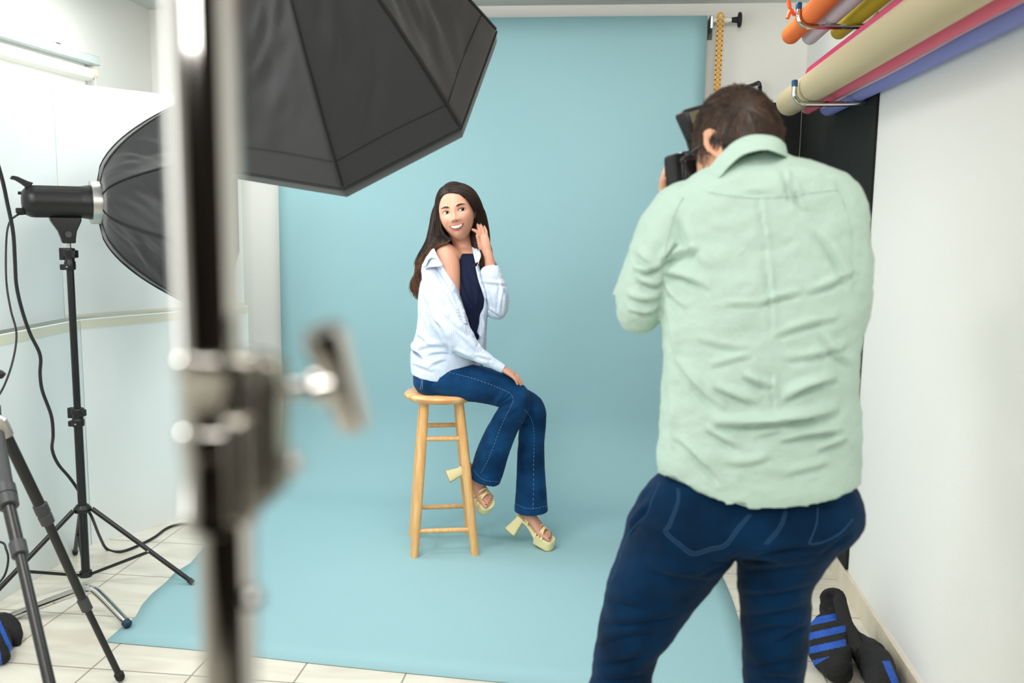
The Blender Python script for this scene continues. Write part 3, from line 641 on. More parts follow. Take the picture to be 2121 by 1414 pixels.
MB().lathe((-.188+.0135, YP-.004, P(510, 1232, YP).z), (1, 0, 0), [(0, .006), (.004, .006), (.006, .004)], 16).obj('stop_ring', M_alu, fs)
hubc = V((-.188, YP, .1))
MB().lathe((-.188, YP, .08), (0, 0, 1), [(0, .02), (.0, .03), (.14, .03), (.15, .016)], 24).obj('base_hub', M_chrome, fs)
for an in (15, 135, 255):
    d = V((cos(radians(an)), sin(radians(an)), 0))
    MB().tube(crv([hubc+d*.02+V((0, 0, .05)), hubc+d*.3+V((0, 0, .06)), hubc+d*.42+V((0, 0, -.088))], 6), .0125, 14).obj('bent_leg', M_chrome, fs)
MB().lathe((-.193, YP, 2.24), (0, 0, 1), [(0, .03), (.08, .03), (.085, .02)], 20).obj('grip_head', M_blkm, fs)
# ================================================================== people
def skin_mat(name, a, b):
    m = mat(name, a, .48, sss=.12, bump=(260, .06, 3), var=(7, b)); return m
M_skinW = skin_mat('warm_tan_skin', 'D49E86', 'CC957E'); M_skinM = skin_mat('light_skin', 'E2AC8C', 'D99F80')
def frame(fwd, up):
    """columns: local x (image right when facing us), y (backwards), z (up)"""
    y = -V(fwd).normalized(); z = (V(up)-y*V(up).dot(y)).normalized(); x = y.cross(z)
    return Matrix((x, y, z)).transposed().to_4x4()
def G(x, z, cx, cz, sx, sz): return exp(-((x-cx)/sx)**2/2-((z-cz)/sz)**2/2)
def head_mb(mw, W=.076, D=.095, Hh=.118, male=False, mouth=-.060, smile=True):
    mb = MB(); NT, NP = 110, 140; rs = []
    for i in range(1, NT):
        th = pi*i/NT; row = []
        for k in range(NP):
            ph = 2*pi*k/NP
            dx, dy, dz = sin(th)*cos(ph), sin(th)*sin(ph), -cos(th)
            x, y, z = W*math.copysign(abs(dx)**.92, dx), D*dy, Hh*dz
            s = max(0, -dz)
            if dy < 0: # face side: flatter front, tapering jaw
                x *= 1-(.32 if not male else .18)*s**1.9
                y *= (1+.06*s*(1-s)*4)
                y -= .012*s**1.5*(1-abs(dx))
            else:
                x *= 1-.30*s**1.5; y *= 1-.42*s
            if dy < .2:
                f = min(1, (.2-dy)*1.6)
                d = 0
                d += .0205*G(x, z, 0, -.030, .0095, .0085) + .0125*G(x, z, 0, -.012, .0068, .016)+.005*G(x, z, 0, .006, .0065, .014)
                d += .0098*G(x, z, -.0142, -.034, .0056, .0052)+.0098*G(x, z, .0142, -.034, .0056, .0052)
                for sg in (-1, 1):
                    d -= .0085*G(x, z, sg*.031, .003, .0145, .0095)
                    d += .0035*G(x, z, sg*.033, .024, .016, .006)
                    d += .0060*G(x, z, sg*.038, -.030, .015, .014)
                    if smile: d -= .0042*G(x, z, sg*(.036+.25*(-.050-z)), -.050, .0048, .014); d += .003*G(x, z, sg*.047, -.052, .008, .018)
                d += .0055*G(x, z, 0, mouth, .024, .014)
                d -= .0030*G(x, z, 0, mouth-.020, .016, .005)
                d += .0085*G(x, z, 0, -.100, .017, .014)
                y -= d*f
            row.append(mw @ V((x, y, z)))
        rs.append(row)
    mb.rings(rs); return mb
def ear_mb(mw, side, pos, scale=1, yaw=25):
    """cupped ear shell built from a polar grid"""
    mb = MB(); rs = []
    rot = Matrix.Rotation(radians(yaw)*side, 4, 'Z') @ Matrix.Rotation(radians(12), 4, 'X')
    prof = [(.02, -.002), (.3, -.004), (.5, .000), (.62, .006), (.76, .0065), (.86, .006), (.97, .0105), (1.03, .009), (1.04, .004), (.95, .001), (.7, -.004), (.4, -.010), (.05, -.014)]
    for r, h in prof:
        row = []
        for k in range(36):
            a = 2*pi*k/36; wx = .0175*(1+.12*sin(a)) ; hz = .0315
            y = wx*r*cos(a); z = hz*r*sin(a)
            if sin(a) < -.3: y *= .82
            hh = h*(1 if cos(a) > -.5 else .55)
            row.append(mw @ (V(pos)+rot @ (V((side*(hh+.006), y, z))*scale)))
        rs.append(row)
    return mb.rings(rs)
def patch_mesh(mw, bvh, xs, up, lo, off, nz=6, mirror=False):
    """thin patch draped over the face: xs list, up(x)/lo(x) heights in head space"""
    inv = mw.inverted(); mb = MB(); rs = []
    for x in xs:
        row = []
        for k in range(nz+1):
            z = lo(x)+(up(x)-lo(x))*k/nz
            o = mw @ V((x, -.25, z)); d = (mw.to_3x3() @ V((0, 1, 0)))
            hit = bvh.ray_cast(o, d)
            p = hit[0] if hit[0] else mw @ V((x, -.09, z))
            row.append(p-d*off)
        rs.append(row)
    return mb.rings(rs, caps=False, closed=False)
def thick(o, t, off=1):
    s = o.modifiers.new('s', 'SOLIDIFY'); s.thickness = t; s.offset = off; return o
def hand_parts(mb, wrist, fdir, palm_n, thumb_side, curls, sc_=1.0, spread=.10, thumb=(.9, .5), tcurl=.35, width=.080, rad=1.0):
    """wrist position, direction of the fingers, palm normal (the side the fingers curl to), thumb_side +1/-1"""
    f = V(fdir).normalized(); n = (V(palm_n)-f*V(palm_n).dot(f)).normalized(); s = f.cross(n)*thumb_side   # s: towards the thumb
    w2 = width/2*sc_; w = V(wrist)
    limb(mb, [(w-f*.02*sc_, .024*sc_, .018*sc_), (w, .025*sc_, .017*sc_), (w+f*.03*sc_, w2*.88, .0155*sc_), (w+f*.06*sc_, w2, .0145*sc_), (w+f*.088*sc_, w2*.96, .0115*sc_)], 20, True, s, 3)
    Ls = [.068, .077, .071, .056]
    for i in range(4):
        o = w+f*(.088-.004*abs(i-1))*sc_+s*(w2*.78-i*w2*.52)
        d = (f+s*spread*(1.5-i)).normalized(); pts = [(o-d*.02*sc_, .0095*sc_*rad, .0095*sc_*rad)]; p = o; L = Ls[i]*sc_
        c = curls[i]; rr = [.0093, .0088, .0080, .0070]
        pts.append((p, rr[0]*sc_*rad, rr[0]*sc_*rad))
        for j, (fr, cc) in enumerate(((.45, .5), (.3, 1.0), (.25, .8))):
            ax = d.cross(n); d = (Matrix.Rotation(c*cc, 3, ax) @ d).normalized()
            p = p+d*L*fr; pts.append((p, rr[j+1]*sc_*rad, rr[j+1]*sc_*rad))
        limb(mb, pts, 12, True, None, 3)
    o = w+f*.022*sc_+s*w2*.55; d = (s*thumb[0]+f*thumb[1]+n*.25).normalized(); p = o; pts = [(p, .014*sc_, .013*sc_)]
    for j, (L, r) in enumerate(((.036, .0125), (.030, .0105), (.026, .0082))):
        p = p+d*L*sc_; pts.append((p, r*sc_*rad, r*sc_*rad)); d = (d*(1-tcurl*.6)+(f*.8+n*.35)*tcurl).normalized()
    limb(mb, pts, 12, True, None, 3)
def px_folds(me, folds, facing=.05, side=1):
    """real fabric folds: each (x0,y0,x1,y1,width_px,height_m[,bend]) raises a ridge above and a valley below the line on the camera-facing cloth"""
    def fn(co, no):
        d = co-np.array(CAM); R_, D_, F_ = np.array(rt), np.array(dn), np.array(fw)
        z = d@F_; x = d@R_/z*F+CX; y = d@D_/z*F+CY
        face = -np.einsum('ij,ij->i', no, d/np.linalg.norm(d, axis=1)[:, None]); m = np.clip(face/.35, 0, 1)
        out = np.zeros(len(co))
        for q in folds:
            x0, y0, x1, y1, wd, amp = q[:6]; bend = q[6] if len(q) > 6 else 0
            L = math.hypot(x1-x0, y1-y0); tx, ty = (x1-x0)/L, (y1-y0)/L
            t = ((x-x0)*tx+(y-y0)*ty)/L; s = -(x-x0)*ty+(y-y0)*tx - bend*4*t*(1-t)*(t > 0)*(t < 1)
            env = np.clip(np.sin(np.clip(t, 0, 1)*pi), 0, 1)**.7
            sg = s/wd
            prof = np.exp(-((sg+.55)/.75)**2)-1.05*np.exp(-((sg-.5)/.42)**2)
            out += amp*env*prof
        return out*m
    return displace(me, fn)
def bvh_of(me):
    return BVHTree.FromPolygons([v.co.copy() for v in me.vertices], [tuple(p.vertices) for p in me.polygons])
def drape(bvh, pts, off=.0015, n=10):
    out = []
    for q in cr(pts, n):
        r = ray(q[0], q[1]).normalized(); h = bvh.ray_cast(CAM, r)
        if h[0]: out.append(h[0]+(h[1] if h[1].dot(r) < 0 else -h[1])*off)
    return out
def stitch(name, bvh, lines, m, parent, r=.0009, off=.0012, dash=False):
    mb = MB()
    for L in lines:
        pts = drape(bvh, L, off)
        if dash:
            for i in range(0, len(pts)-1, 2): mb.tube([pts[i], pts[i+1]], r, 5)
        elif len(pts) > 1: mb.tube(pts, r, 6)
    return mb.obj(name, m, parent) if mb.v else None
def strands(paths, r0, n=3, taper=.35):
    vs = []; fs = []
    for pth in paths:
        k0 = len(vs); u = None; L = len(pth)
        for i, p in enumerate(pth):
            t = (pth[min(i+1, L-1)]-pth[max(i-1, 0)]); t = t.normalized() if t.length > 1e-9 else V((0, 0, 1))
            if u is None: u = t.cross(V((.3, 1, .2))).normalized()
            u = (u-t*u.dot(t)).normalized(); v = t.cross(u); r = r0*(1-(1-taper)*i/(L-1))
            for k in range(n): vs.append(tuple(p+(u*cos(2*pi*k/n)+v*sin(2*pi*k/n))*r))
        for i in range(L-1):
            for k in range(n): fs.append((k0+i*n+k, k0+i*n+(k+1) % n, k0+(i+1)*n+(k+1) % n, k0+(i+1)*n+k))
    me = bpy.data.meshes.new('strands'); me.from_pydata(vs, [], fs); me.update(); return me

def denim(name, a, b, sc_=1):
    m = mat(name, a, .78, sheen=.04, bump=(700, .25, 2), var=(9, b), spec=.08); return m
M_denW = denim('mid_blue_denim', '082C50', '134472'); M_denM = denim('dark_blue_denim', '001D36', '022A4C')
M_thread = mat('pale_denim_thread', '7F9CBB', .8); M_threadM = mat('blue_denim_thread', '2F587E', .8)
def stripe_mat():
    m = mat('blue_striped_cotton', 'E4ECF7', .75, bump=(220, .12, 3), spec=.25); nt = m.node_tree; b = nt.nodes['Principled BSDF']
    tc = nt.nodes.new('ShaderNodeTexCoord'); mp = nt.nodes.new('ShaderNodeMapping'); mp.inputs['Rotation'].default_value = (0, radians(9), radians(25))
    wv = nt.nodes.new('ShaderNodeTexWave'); wv.inputs['Scale'].default_value = 62; wv.inputs['Distortion'].default_value = 0; wv.inputs['Detail'].default_value = 1; wv.wave_profile = 'SIN'
    wv.inputs['Detail Scale'].default_value = .3
    rp = nt.nodes.new('ShaderNodeValToRGB'); rp.color_ramp.elements[0].position = .18; rp.color_ramp.elements[1].position = .4
    rp.color_ramp.elements[0].color = lin('BACBE6'); rp.color_ramp.elements[1].color = lin('D4DEED')
    nt.links.new(tc.outputs['Object'], mp.inputs[0]); nt.links.new(mp.outputs[0], wv.inputs[0]); nt.links.new(wv.outputs[0], rp.inputs[0]); nt.links.new(rp.outputs[0], b.inputs['Base Color'])
    return m
M_shirtW = stripe_mat(); M_navy = mat('navy_knit', '151D38', .85, bump=(600, .2, 2), spec=.2)
M_hairW = [mat('dark_brown_hair', '21140E', .5, spec=.4), mat('brown_hair', '38241A', .5, spec=.4), mat('chestnut_hair_ends', '6E4A31', .5, spec=.4)]
M_yshoe = mat('pale_yellow_leather', 'EDE0AA', .38, spec=.5); M_sole = mat('tan_shoe_sole', 'B98A58', .6); M_nail = mat('dark_red_nail_varnish', '5A1020', .2, coat=.6)

# ------------------------------------------------------------------ the seated woman
def build_woman():
    W = thing('person', 'woman with long dark hair in striped shirt and jeans sitting on the wooden stool', 'person', (cen.x, cen.y, 0))
    HC = P(945.5, 441, 3.93)
    vd = (CAM-HC); vd.z = 0; vd.normalize()
    fwd = Matrix.Rotation(radians(-7), 3, 'Z') @ vd + V((0, 0, .03))
    view_r = vd.cross(V((0, 0, -1))).normalized()
    mw = frame(fwd, V((-sin(radians(12)), 0, cos(radians(12))))); mw.translation = HC
    sk = MB(); sk.merge(head_mb(mw, .0775, .097, .1195))
    for sg in (-1, 1): sk.merge(ear_mb(mw, sg, (sg*.073, .008, -.012), .95, 28))
    # neck, shoulders, chest, bare right arm
    px_limb(sk, [(950, 478, 3.97, 22, .05), (957, 500, 3.985, 21, .048), (964, 520, 3.985, 23, .050), (966, 540, 3.985, 34, .06)], 28)
    px_limb(sk, [(926, 527, 3.90, 20, .05), (945, 530, 3.95, 18, .055), (970, 532, 3.98, 18, .06), (992, 545, 4.02, 17, .05), (1004, 560, 4.04, 15, .045)], 24)
    px_limb(sk, [(923, 527, 3.90, 24, .052), (927, 545, 3.885, 25, .052), (930, 575, 3.875, 23.5, .048), (930, 620, 3.865, 22, .044), (927, 660, 3.85, 19, .038), (935, 690, 3.84, 18, .034), (965, 718, 3.83, 15, .03), (1010, 744, 3.83, 11, .022), (1032, 756, 3.83, 9, .018)], 24)
    px_limb(sk, [(960, 540, 3.98, 40, .075), (958, 580, 3.99, 42, .085), (955, 640, 4.0, 38, .075), (945, 700, 4.0, 38, .08), (930, 760, 3.99, 40, .09)], 24)
    # left arm raised to the ear
    px_limb(sk, [(1004, 562, 4.04, 18, .04), (1018, 600, 4.01, 17, .038), (1030, 632, 3.975, 15, .034), (1033, 640, 3.965, 15, .032), (1028, 615, 3.945, 14, .03), (1021, 580, 3.93, 12.5, .026), (1016, 552, 3.925, 11.3, .023), (1012.5, 532, 3.92, 9.8, .020), (1008, 518, 3.92, 10.5, .0175), (1004.5, 503, 3.92, 11, .016), (1002, 491, 3.925, 10, .013)], 20)
    for L in ([(995, 496, 3.92, 4.3), (991, 485, 3.915, 4.0), (985.5, 478.5, 3.91, 3.6), (979, 475.5, 3.905, 3.0)],
              [(997, 490, 3.925, 4.2), (993.5, 480, 3.925, 3.9), (990.5, 471, 3.93, 3.5), (989.5, 464, 3.935, 3.0)],
              [(1002, 489, 3.93, 4.2), (1000, 478, 3.935, 3.9), (995.5, 467, 3.94, 3.6), (992, 459, 3.95, 3.0)],
              [(1007, 491, 3.935, 4.0), (1006.5, 480, 3.945, 3.8), (1003, 471, 3.955, 3.4), (999, 464, 3.965, 2.9)],
              [(996, 512, 3.915, 6.0), (992.5, 503, 3.91, 4.8), (990.5, 495, 3.905, 4.0), (988, 488, 3.90, 3.3)]):
        px_limb(sk, [(a, b, c, d, None) for a, b, c, d in L], 12, sub=3)
    # right hand on the thigh
    w0 = P(1034, 758, 3.83)
    hand_parts(sk, w0, P(1066, 778, 3.84)-w0, V((0, .15, -1)), -1 if False else 1, [.25, .22, .25, .3], .80, .05, (.7, .7), .4)
    # legs inside the jeans down to the feet
    px_limb(sk, [(915, 785, 3.93, 30, .06), (985, 795, 3.91, 26, .055), (1068, 822, 3.88, 20, .045), (1046, 875, 3.91, 17, .04), (1014, 950, 3.95, 12, .028), (999, 990, 3.965, 10, .023), (992, 1004, 3.972, 10.5, .025)], 20)
    px_limb(sk, [(925, 785, 4.03, 30, .06), (1010, 800, 4.05, 24, .055), (1104, 848, 4.06, 18, .045), (1105, 900, 4.06, 17, .04), (1102, 980, 4.055, 13, .03), (1100, 1040, 4.05, 10.5, .024), (1100, 1064, 4.05, 11, .026)], 20)
    # feet: built along heel -> toe lines
    def foot(heel, ball, toe, wd, ht, side_v, ankle):
        limb(sk, [(V(heel)+V((0, 0, .006)), .024, .024), (V(heel).lerp(V(ball), .35)+V((0, 0, .014)), .026, .026), (V(heel).lerp(V(ball), .7)+V((0, 0, .008)), .033, .020), (V(ball), .038, .0145), (V(ball).lerp(V(toe), .4), .036, .011)], 20, True, side_v, 4)
        limb(sk, [(V(ankle), .026, .030), (V(ankle).lerp(V(heel), .55)+(V(ball)-V(heel))*.12, .026, .034), (V(heel).lerp(V(ball), .3)+V((0, 0, .015)), .026, .026)], 18, True, side_v, 4)
        d = (V(toe)-V(ball)).normalized(); s = V(side_v).normalized(); tips = []
        for i, (o, L, r) in enumerate(((-.028, .045, .0115), (-.0095, .043, .0088), (.005, .038, .0082), (.018, .032, .0078), (.030, .024, .0075))):
            a = V(ball)+s*o+d*.008; b = a+d*L
            limb(sk, [(a, r, r*.85), (a.lerp(b, .5)+V((0, 0, .004)), r*.95, r*.9), (b, r*.9, r*.8)], 10, True, s, 2); tips.append((b, r))
        return tips
    # near foot hooked back inside the stool; toe points right-down
    h1, b1, t1 = P(963, 967, 3.985), P(1001, 1026, 3.955), P(1012, 1038, 3.93)
    sv1 = V((.25, -.95, .15)).cross(V(b1)-V(h1)).cross(V(b1)-V(h1)).normalized()
    sv1 = V((.75, .65, .1)); sv1 = (sv1-(b1-h1).normalized()*sv1.dot((b1-h1).normalized())).normalized()
    tips1 = foot(h1+V((0, 0, .01)), b1, t1, 1, 1, sv1, P(992, 998, 3.972))
    h2, b2, t2 = P(1082, 1063, 4.045), P(1124, 1103, 4.01), P(1138, 1111, 3.985)
    sv2 = V((.35, .9, .05)); sv2 = (sv2-(b2-h2).normalized()*sv2.dot((b2-h2).normalized())).normalized()
    tips2 = foot(h2+V((0, 0, .012)), b2, t2, 1, 1, sv2, P(1100, 1062, 4.05))
    me = remesh('body', sk, .0026, 4); me.materials.clear()
    body = link('body', me, M_skinW, W); bv = bvh_of(me)
    # ---- face
    M_scl = mat('eye_white', 'E9E0DA', .4); M_iris = mat('brown_iris', '1A0F0A', .7, spec=.1); M_lash = mat('black_lash', '120D0B', .6)
    M_brow = mat('dark_eyebrow', '36241B', .9); M_lip = mat('rose_lip', 'C4716A', .4, spec=.5); M_teeth = mat('white_teeth', 'F1ECE4', .3); M_dark = mat('mouth_corner', '4A1C18', .6)
    K = 24
    for sg in (-1, 1):
        cx, cz, w_ = sg*.0355, .0045, .0158
        up = lambda x: cz+.0063*max(0, 1-((x-cx)/w_)**2)**.75+.0006*sg*(x-cx)/w_
        lo_ = lambda x: cz-.0044*max(0, 1-((x-cx)/w_)**2)**.8+.0006*sg*(x-cx)/w_
        xs = np.linspace(cx-w_, cx+w_, K)
        e = thick(patch_mesh(mw, bv, xs, up, lo_, .0012).obj('eye', M_scl, body, smooth=True), .0006)
        ix = cx+(.0062 if sg < 0 else .0030)
        iu = lambda x: min(up(x)-.0002, cz+.0008+sqrt(max(0, .0066**2-(x-ix)**2))); il = lambda x: max(lo_(x), cz+.0008-sqrt(max(0, .0066**2-(x-ix)**2)))
        e2_ = patch_mesh(mw, bv, np.linspace(ix-.0066, min(ix+.0066, cx+w_), 14), iu, lambda x: min(il(x), iu(x)), .0024).obj('iris', M_iris, body, smooth=True)
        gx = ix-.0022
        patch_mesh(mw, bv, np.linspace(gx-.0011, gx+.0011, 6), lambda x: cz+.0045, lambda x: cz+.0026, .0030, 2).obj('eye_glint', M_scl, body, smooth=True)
        thick(patch_mesh(mw, bv, np.linspace(cx-w_*1.06, cx+w_*1.06, K), lambda x: up(x)+.0016, lambda x: up(x)-.0007, .0026, 3).obj('upper_lashes', M_lash, body, smooth=True), .001)
        patch_mesh(mw, bv, np.linspace(cx-w_*.9, cx+w_*.9, K), lambda x: lo_(x)+.0001, lambda x: lo_(x)-.0008, .0018, 2).obj('lower_lashes', M_brow, body, smooth=True)
        bx = sg*.0355; bw = .0215
        def bmid(x): q = sg*(x-bx)/bw; return .0235+.0042*(1-(q-.25)**2)-.001*q
        def bth(x): q = sg*(x-bx)/bw; return .0042*(1-.70*max(0, q+.2))*min(1, (1-abs(q))*3.2+.04)
        thick(patch_mesh(mw, bv, np.linspace(bx-bw, bx+bw, K), lambda x: bmid(x)+bth(x), lambda x: bmid(x)-bth(x), .0008, 4).obj('eyebrow', M_brow, body, smooth=True), .001)
    mz, mw_ = -.0612, .0330
    cu = lambda x: mz+.0085*(x/mw_)**2      # smile line: the corners rise
    xs = np.linspace(-mw_, mw_, 40)
    sq = lambda x, p=.6: max(0, 1-(x/mw_)**2)**p
    thick(patch_mesh(mw, bv, xs, lambda x: cu(x)+.0092*sq(x, .8)-.0016*exp(-(x/.004)**2), lambda x: cu(x)-.0182*sq(x, .75), .0009, 10).obj('lips', M_lip, body, smooth=True), .0012)
    xs2 = np.linspace(-mw_*.93, mw_*.93, 40)
    patch_mesh(mw, bv, xs2, lambda x: cu(x)+.0040*sq(x/.93, .8), lambda x: cu(x)-.0098*sq(x/.93, .75), .0026, 6).obj('mouth_opening', M_dark, body, smooth=True)
    tw = mw_*.76
    thick(patch_mesh(mw, bv, np.linspace(-tw, tw, 40), lambda x: cu(x)+.0036*max(0, 1-(x/tw)**2)**.4, lambda x: cu(x)-.0078*max(0, 1-(x/tw)**2)**.5, .0032, 6).obj('teeth', M_teeth, body, smooth=True), .0008)
    for sg in (-1, 1):
        nx = sg*.0078
        patch_mesh(mw, bv, np.linspace(nx-.0036, nx+.0036, 10), lambda x: -.0382+.0014*sqrt(max(0, 1-((x-nx)/.0037)**2)), lambda x: -.0382-.0014*sqrt(max(0, 1-((x-nx)/.0037)**2)), .0007, 3).obj('nostril', M_dark, body, smooth=True)
    # finger and toe nails
    nb = MB()
    for b, r in tips1+tips2: nb.lathe(b+V((0, 0, r*.62)), (0, 0, 1), [(0, r*.62), (.0016, r*.45)], 10)
    nb.obj('toenails', M_nail, body)

    # ---- tank top
    tk = MB()
    def trings(L): return px_limb(tk, L, 30, False, V((1, .12, 0)), 4, 2.3, True)
    trings([(967, 524, 3.972, 20.5, .062), (968.5, 531, 3.966, 22, .074), (971, 541, 3.965, 26.5, .082), (972, 560, 3.962, 30, .085), (974, 590, 3.958, 33, .098), (975, 620, 3.962, 34, .100), (972, 650, 3.975, 32, .088), (968, 680, 3.985, 33, .084), (960, 710, 3.99, 38, .085), (950, 745, 3.99, 42, .09)])
    me = remesh('tank_top', tk, .004, 5)
    px_folds(me, [(955, 545, 985, 640, 7, .006, 8), (965, 550, 1000, 610, 6, .004, 5), (998, 590, 990, 690, 7, .004), (975, 560, 985, 690, 8, .004, -6)])
    me.materials.clear(); tank = link('tank_top', me, M_navy, W)
    tb = bvh_of(me)
    # ---- jeans
    jn = MB()
    px_limb(jn, [(893, 768, 3.97, 34, .12), (893, 785, 3.965, 36, .135), (900, 796, 3.965, 30, .125)], 30, sub=3, ux=V((1, 0, 0)))
    px_limb(jn, [(888, 790, 3.93, 27, .075), (905, 789, 3.92, 31, .080), (935, 789, 3.91, 37.5, .083), (965, 792, 3.905, 39, .080), (1000, 797, 3.895, 38, .076), (1035, 806, 3.885, 35, .070), (1062, 817, 3.88, 30.5, .064), (1070, 828, 3.88, 28.5, .062), (1066, 845, 3.885, 29, .060), (1053, 868, 3.90, 30, .058), (1038, 895, 3.915, 31, .060), (1023, 930, 3.94, 33, .066), (1013, 962, 3.955, 34, .070), (1006, 984, 3.963, 33, .074), (1003.5, 992, 3.965, 33, .075)], 30, cap=False, sub=4)
    px_limb(jn, [(915, 795, 4.04, 28, .07), (960, 797, 4.05, 30, .072), (1010, 806, 4.06, 30, .07), (1060, 822, 4.065, 28, .065), (1095, 840, 4.065, 28, .06), (1105, 855, 4.06, 26.5, .058), (1104, 875, 4.06, 27.5, .055), (1101, 910, 4.06, 27.5, .056), (1099.5, 950, 4.055, 28.5, .060), (1100, 1000, 4.05, 31, .066), (1100, 1046, 4.045, 34, .074), (1100, 1057, 4.045, 35, .075)], 30, cap=False, sub=4)
    me = remesh('jeans', jn, .0045, 4)
    px_folds(me, [(1022, 842, 1062, 812, 6, .006), (1026, 838, 1068, 822, 6, .005, 3), (1030, 848, 1070, 846, 5, .004), (1028, 836, 1052, 806, 5, .004), (1072, 872, 1095, 880, 5, .004), (1072, 885, 1100, 872, 5, .003),
                  (860, 800, 885, 822, 8, .004), (960, 770, 1020, 775, 9, .003), (1050, 860, 1080, 840, 6, .003), (1000, 880, 1030, 860, 8, .003), (985, 930, 1040, 920, 12, .003), (1080, 950, 1120, 965, 12, .003)])
    displace(me, lambda co, no: ncrumple(co, 22, .0016, 5))
    me.materials.clear(); jeans = link('jeans', me, M_denW, W); jb = bvh_of(me)
    stitch('side_seam_stitching', jb, [[(921, 769), (950, 776), (975, 782), (1010, 794), (1040, 806), (1058, 816), (1063, 828), (1058, 842), (1046, 865), (1033, 895), (1020, 930), (1008, 958), (995, 980)],
                                       [(1086, 848), (1098, 862), (1105, 885), (1106, 920), (1105, 960), (1105, 1010), (1104, 1056)]], M_thread, jeans, .0009, .0009, True)
    stitch('pocket_stitching', jb, [[(872, 780), (873, 790), (871, 806)], [(875.5, 784), (875, 806)], [(870, 783), (873, 779), (876, 784)]], M_thread, jeans, .001, .0012)
    stitch('hem_stitching', jb, [[(981, 972), (992, 986), (1008, 995), (1034, 997)], [(1067, 1042), (1083, 1050), (1103, 1053), (1133, 1047)]], M_thread, jeans, .0008, .0012, True)
    # ---- shirt
    sh = MB(); UX = V((1, .05, 0))
    px_limb(sh, [(902, 556, 4.0, 22, .07), (905, 580, 3.985, 35, .10), (910, 610, 3.97, 43, .125), (914, 640, 3.965, 48, .128), (918, 670, 3.965, 55, .130), (922, 700, 3.965, 66, .130), (924, 725, 3.97, 74, .132), (916, 745, 3.975, 66, .138), (908, 755, 3.975, 59, .142)], 40, False, UX, 4, 2.3)
    # tail of the shirt, slanted hem
    rr = limbrings([(P(908, 740, 3.972), 59*.00215, .142), (P(904, 752, 3.975), 55.5*.00215, .146), (P(898, 770, 3.975), 48.5*.00215, .148)], 40, False, UX, 2.2)
    tail = [rr[0], rr[1]]
    last = []
    for k, p in enumerate(rr[2]):
        q = proj(p); t = (q[0]-849)/100
        last.append(V((p.x, p.y, p.z-.024+.040*max(0, t)**1.4)))
    sh.rings([rr[0], rr[1], last])
    px_limb(sh, [(891, 562, 3.88, 19, .05), (903, 592, 3.865, 29, .065), (915, 625, 3.845, 36, .072), (928, 658, 3.83, 37, .072), (944, 690, 3.82, 34, .066), (966, 716, 3.815, 27, .052), (990, 734, 3.815, 17, .038), (1012, 746, 3.82, 12.5, .030), (1030, 757, 3.825, 10.5, .025), (1039, 763, 3.828, 9.3, .022)], 30, True, None, 4)
    # left sleeve
    px_limb(sh, [(996, 556, 4.04, 17, .05), (1005, 580, 4.03, 19, .055), (1014, 610, 4.01, 21, .055), (1026, 637, 3.975, 22, .05), (1029, 640, 3.955, 22.5, .045), (1030, 622, 3.935, 25, .045), (1026, 600, 3.925, 25, .044), (1019, 580, 3.92, 23, .040), (1014.5, 565, 3.915, 21.5, .036)], 30, True, None, 4)
    # front panel hanging at the far side
    px_limb(sh, [(990, 545, 4.0, 9, .05), (994, 580, 3.97, 9, .06), (998, 620, 3.96, 9, .06), (1000, 660, 3.96, 9, .055), (999, 700, 3.965, 8.5, .05), (997, 735, 3.965, 9, .05), (994, 752, 3.965, 10, .05)], 24, True, UX, 4)
    me = remesh('shirt', sh, .0042, 5)
    px_folds(me, [(900, 600, 960, 700, 9, .009, -6), (888, 650, 935, 735, 9, .011, -10), (880, 610, 905, 680, 8, .007), (915, 640, 985, 700, 9, .007, 6), (930, 665, 1000, 735, 8, .008, 4), (940, 725, 985, 745, 6, .009),
                  (862, 725, 935, 722, 8, .008, -8), (885, 735, 938, 733, 6, .006, -4), (853, 752, 900, 770, 7, .006), (886, 762, 925, 745, 6, .007, -3), (870, 640, 890, 700, 9, .006), (860, 690, 900, 720, 9, .006),
                  (972, 745, 1012, 755, 5, .007), (985, 735, 1020, 745, 5, .005), (905, 560, 950, 640, 6, .006), (925, 575, 965, 660, 6, .005),
                  (1000, 590, 1020, 655, 6, .006), (1015, 600, 1025, 655, 6, .006), (1038, 590, 1030, 655, 6, .007), (1044, 600, 1040, 650, 5, .006), (1002, 585, 1050, 590, 5, .005), (1003, 635, 1040, 655, 5, .005), (1032, 575, 1040, 620, 4, .006), (1000, 660, 992, 720, 5, .006)])
    displace(me, lambda co, no: ncrumple(co, 18, .0030, 2)+ncrumple(co, 46, .0010, 7))
    me.materials.clear(); shirt = link('shirt', me, M_shirtW, W); sb_ = bvh_of(me)
    # collar pieces, cuffs and button band : thin curved cloth
    def cloth(name, rows, n1=5, th=.002, par=None, m=None):
        rows2 = [crv(r, n1) for r in rows]; cols = list(zip(*rows2)); g = [crv(c, 4) for c in cols]
        o = MB().rings(g, caps=False, closed=False).obj(name, m or M_shirtW, par or shirt, smooth=True); thick(o, th, 0); return o
    cloth('collar', [[P(899, 513, 3.86), P(884, 528, 3.88), P(877, 541, 3.92)], [P(898, 525, 3.82), P(885, 540, 3.83), P(874, 552, 3.87)], [P(910, 540, 3.815), P(892, 533, 3.80), P(882, 552, 3.82)], ])
    cloth('collar', [[P(899, 512, 3.865), P(905, 528, 3.825), P(918, 550, 3.81)], [P(890, 523, 3.85), P(895, 538, 3.812), P(909, 552, 3.80)], [P(876, 546, 3.87), P(881, 558, 3.83), P(884, 553, 3.815)]])
    cloth('collar', [[P(976, 499, 3.99), P(979, 520, 3.93), P(985, 545, 3.885)], [P(984, 503, 3.98), P(992, 520, 3.92), P(992, 542, 3.88)], [P(985, 510, 3.97), P(996, 528, 3.90), P(987, 553, 3.88)]])
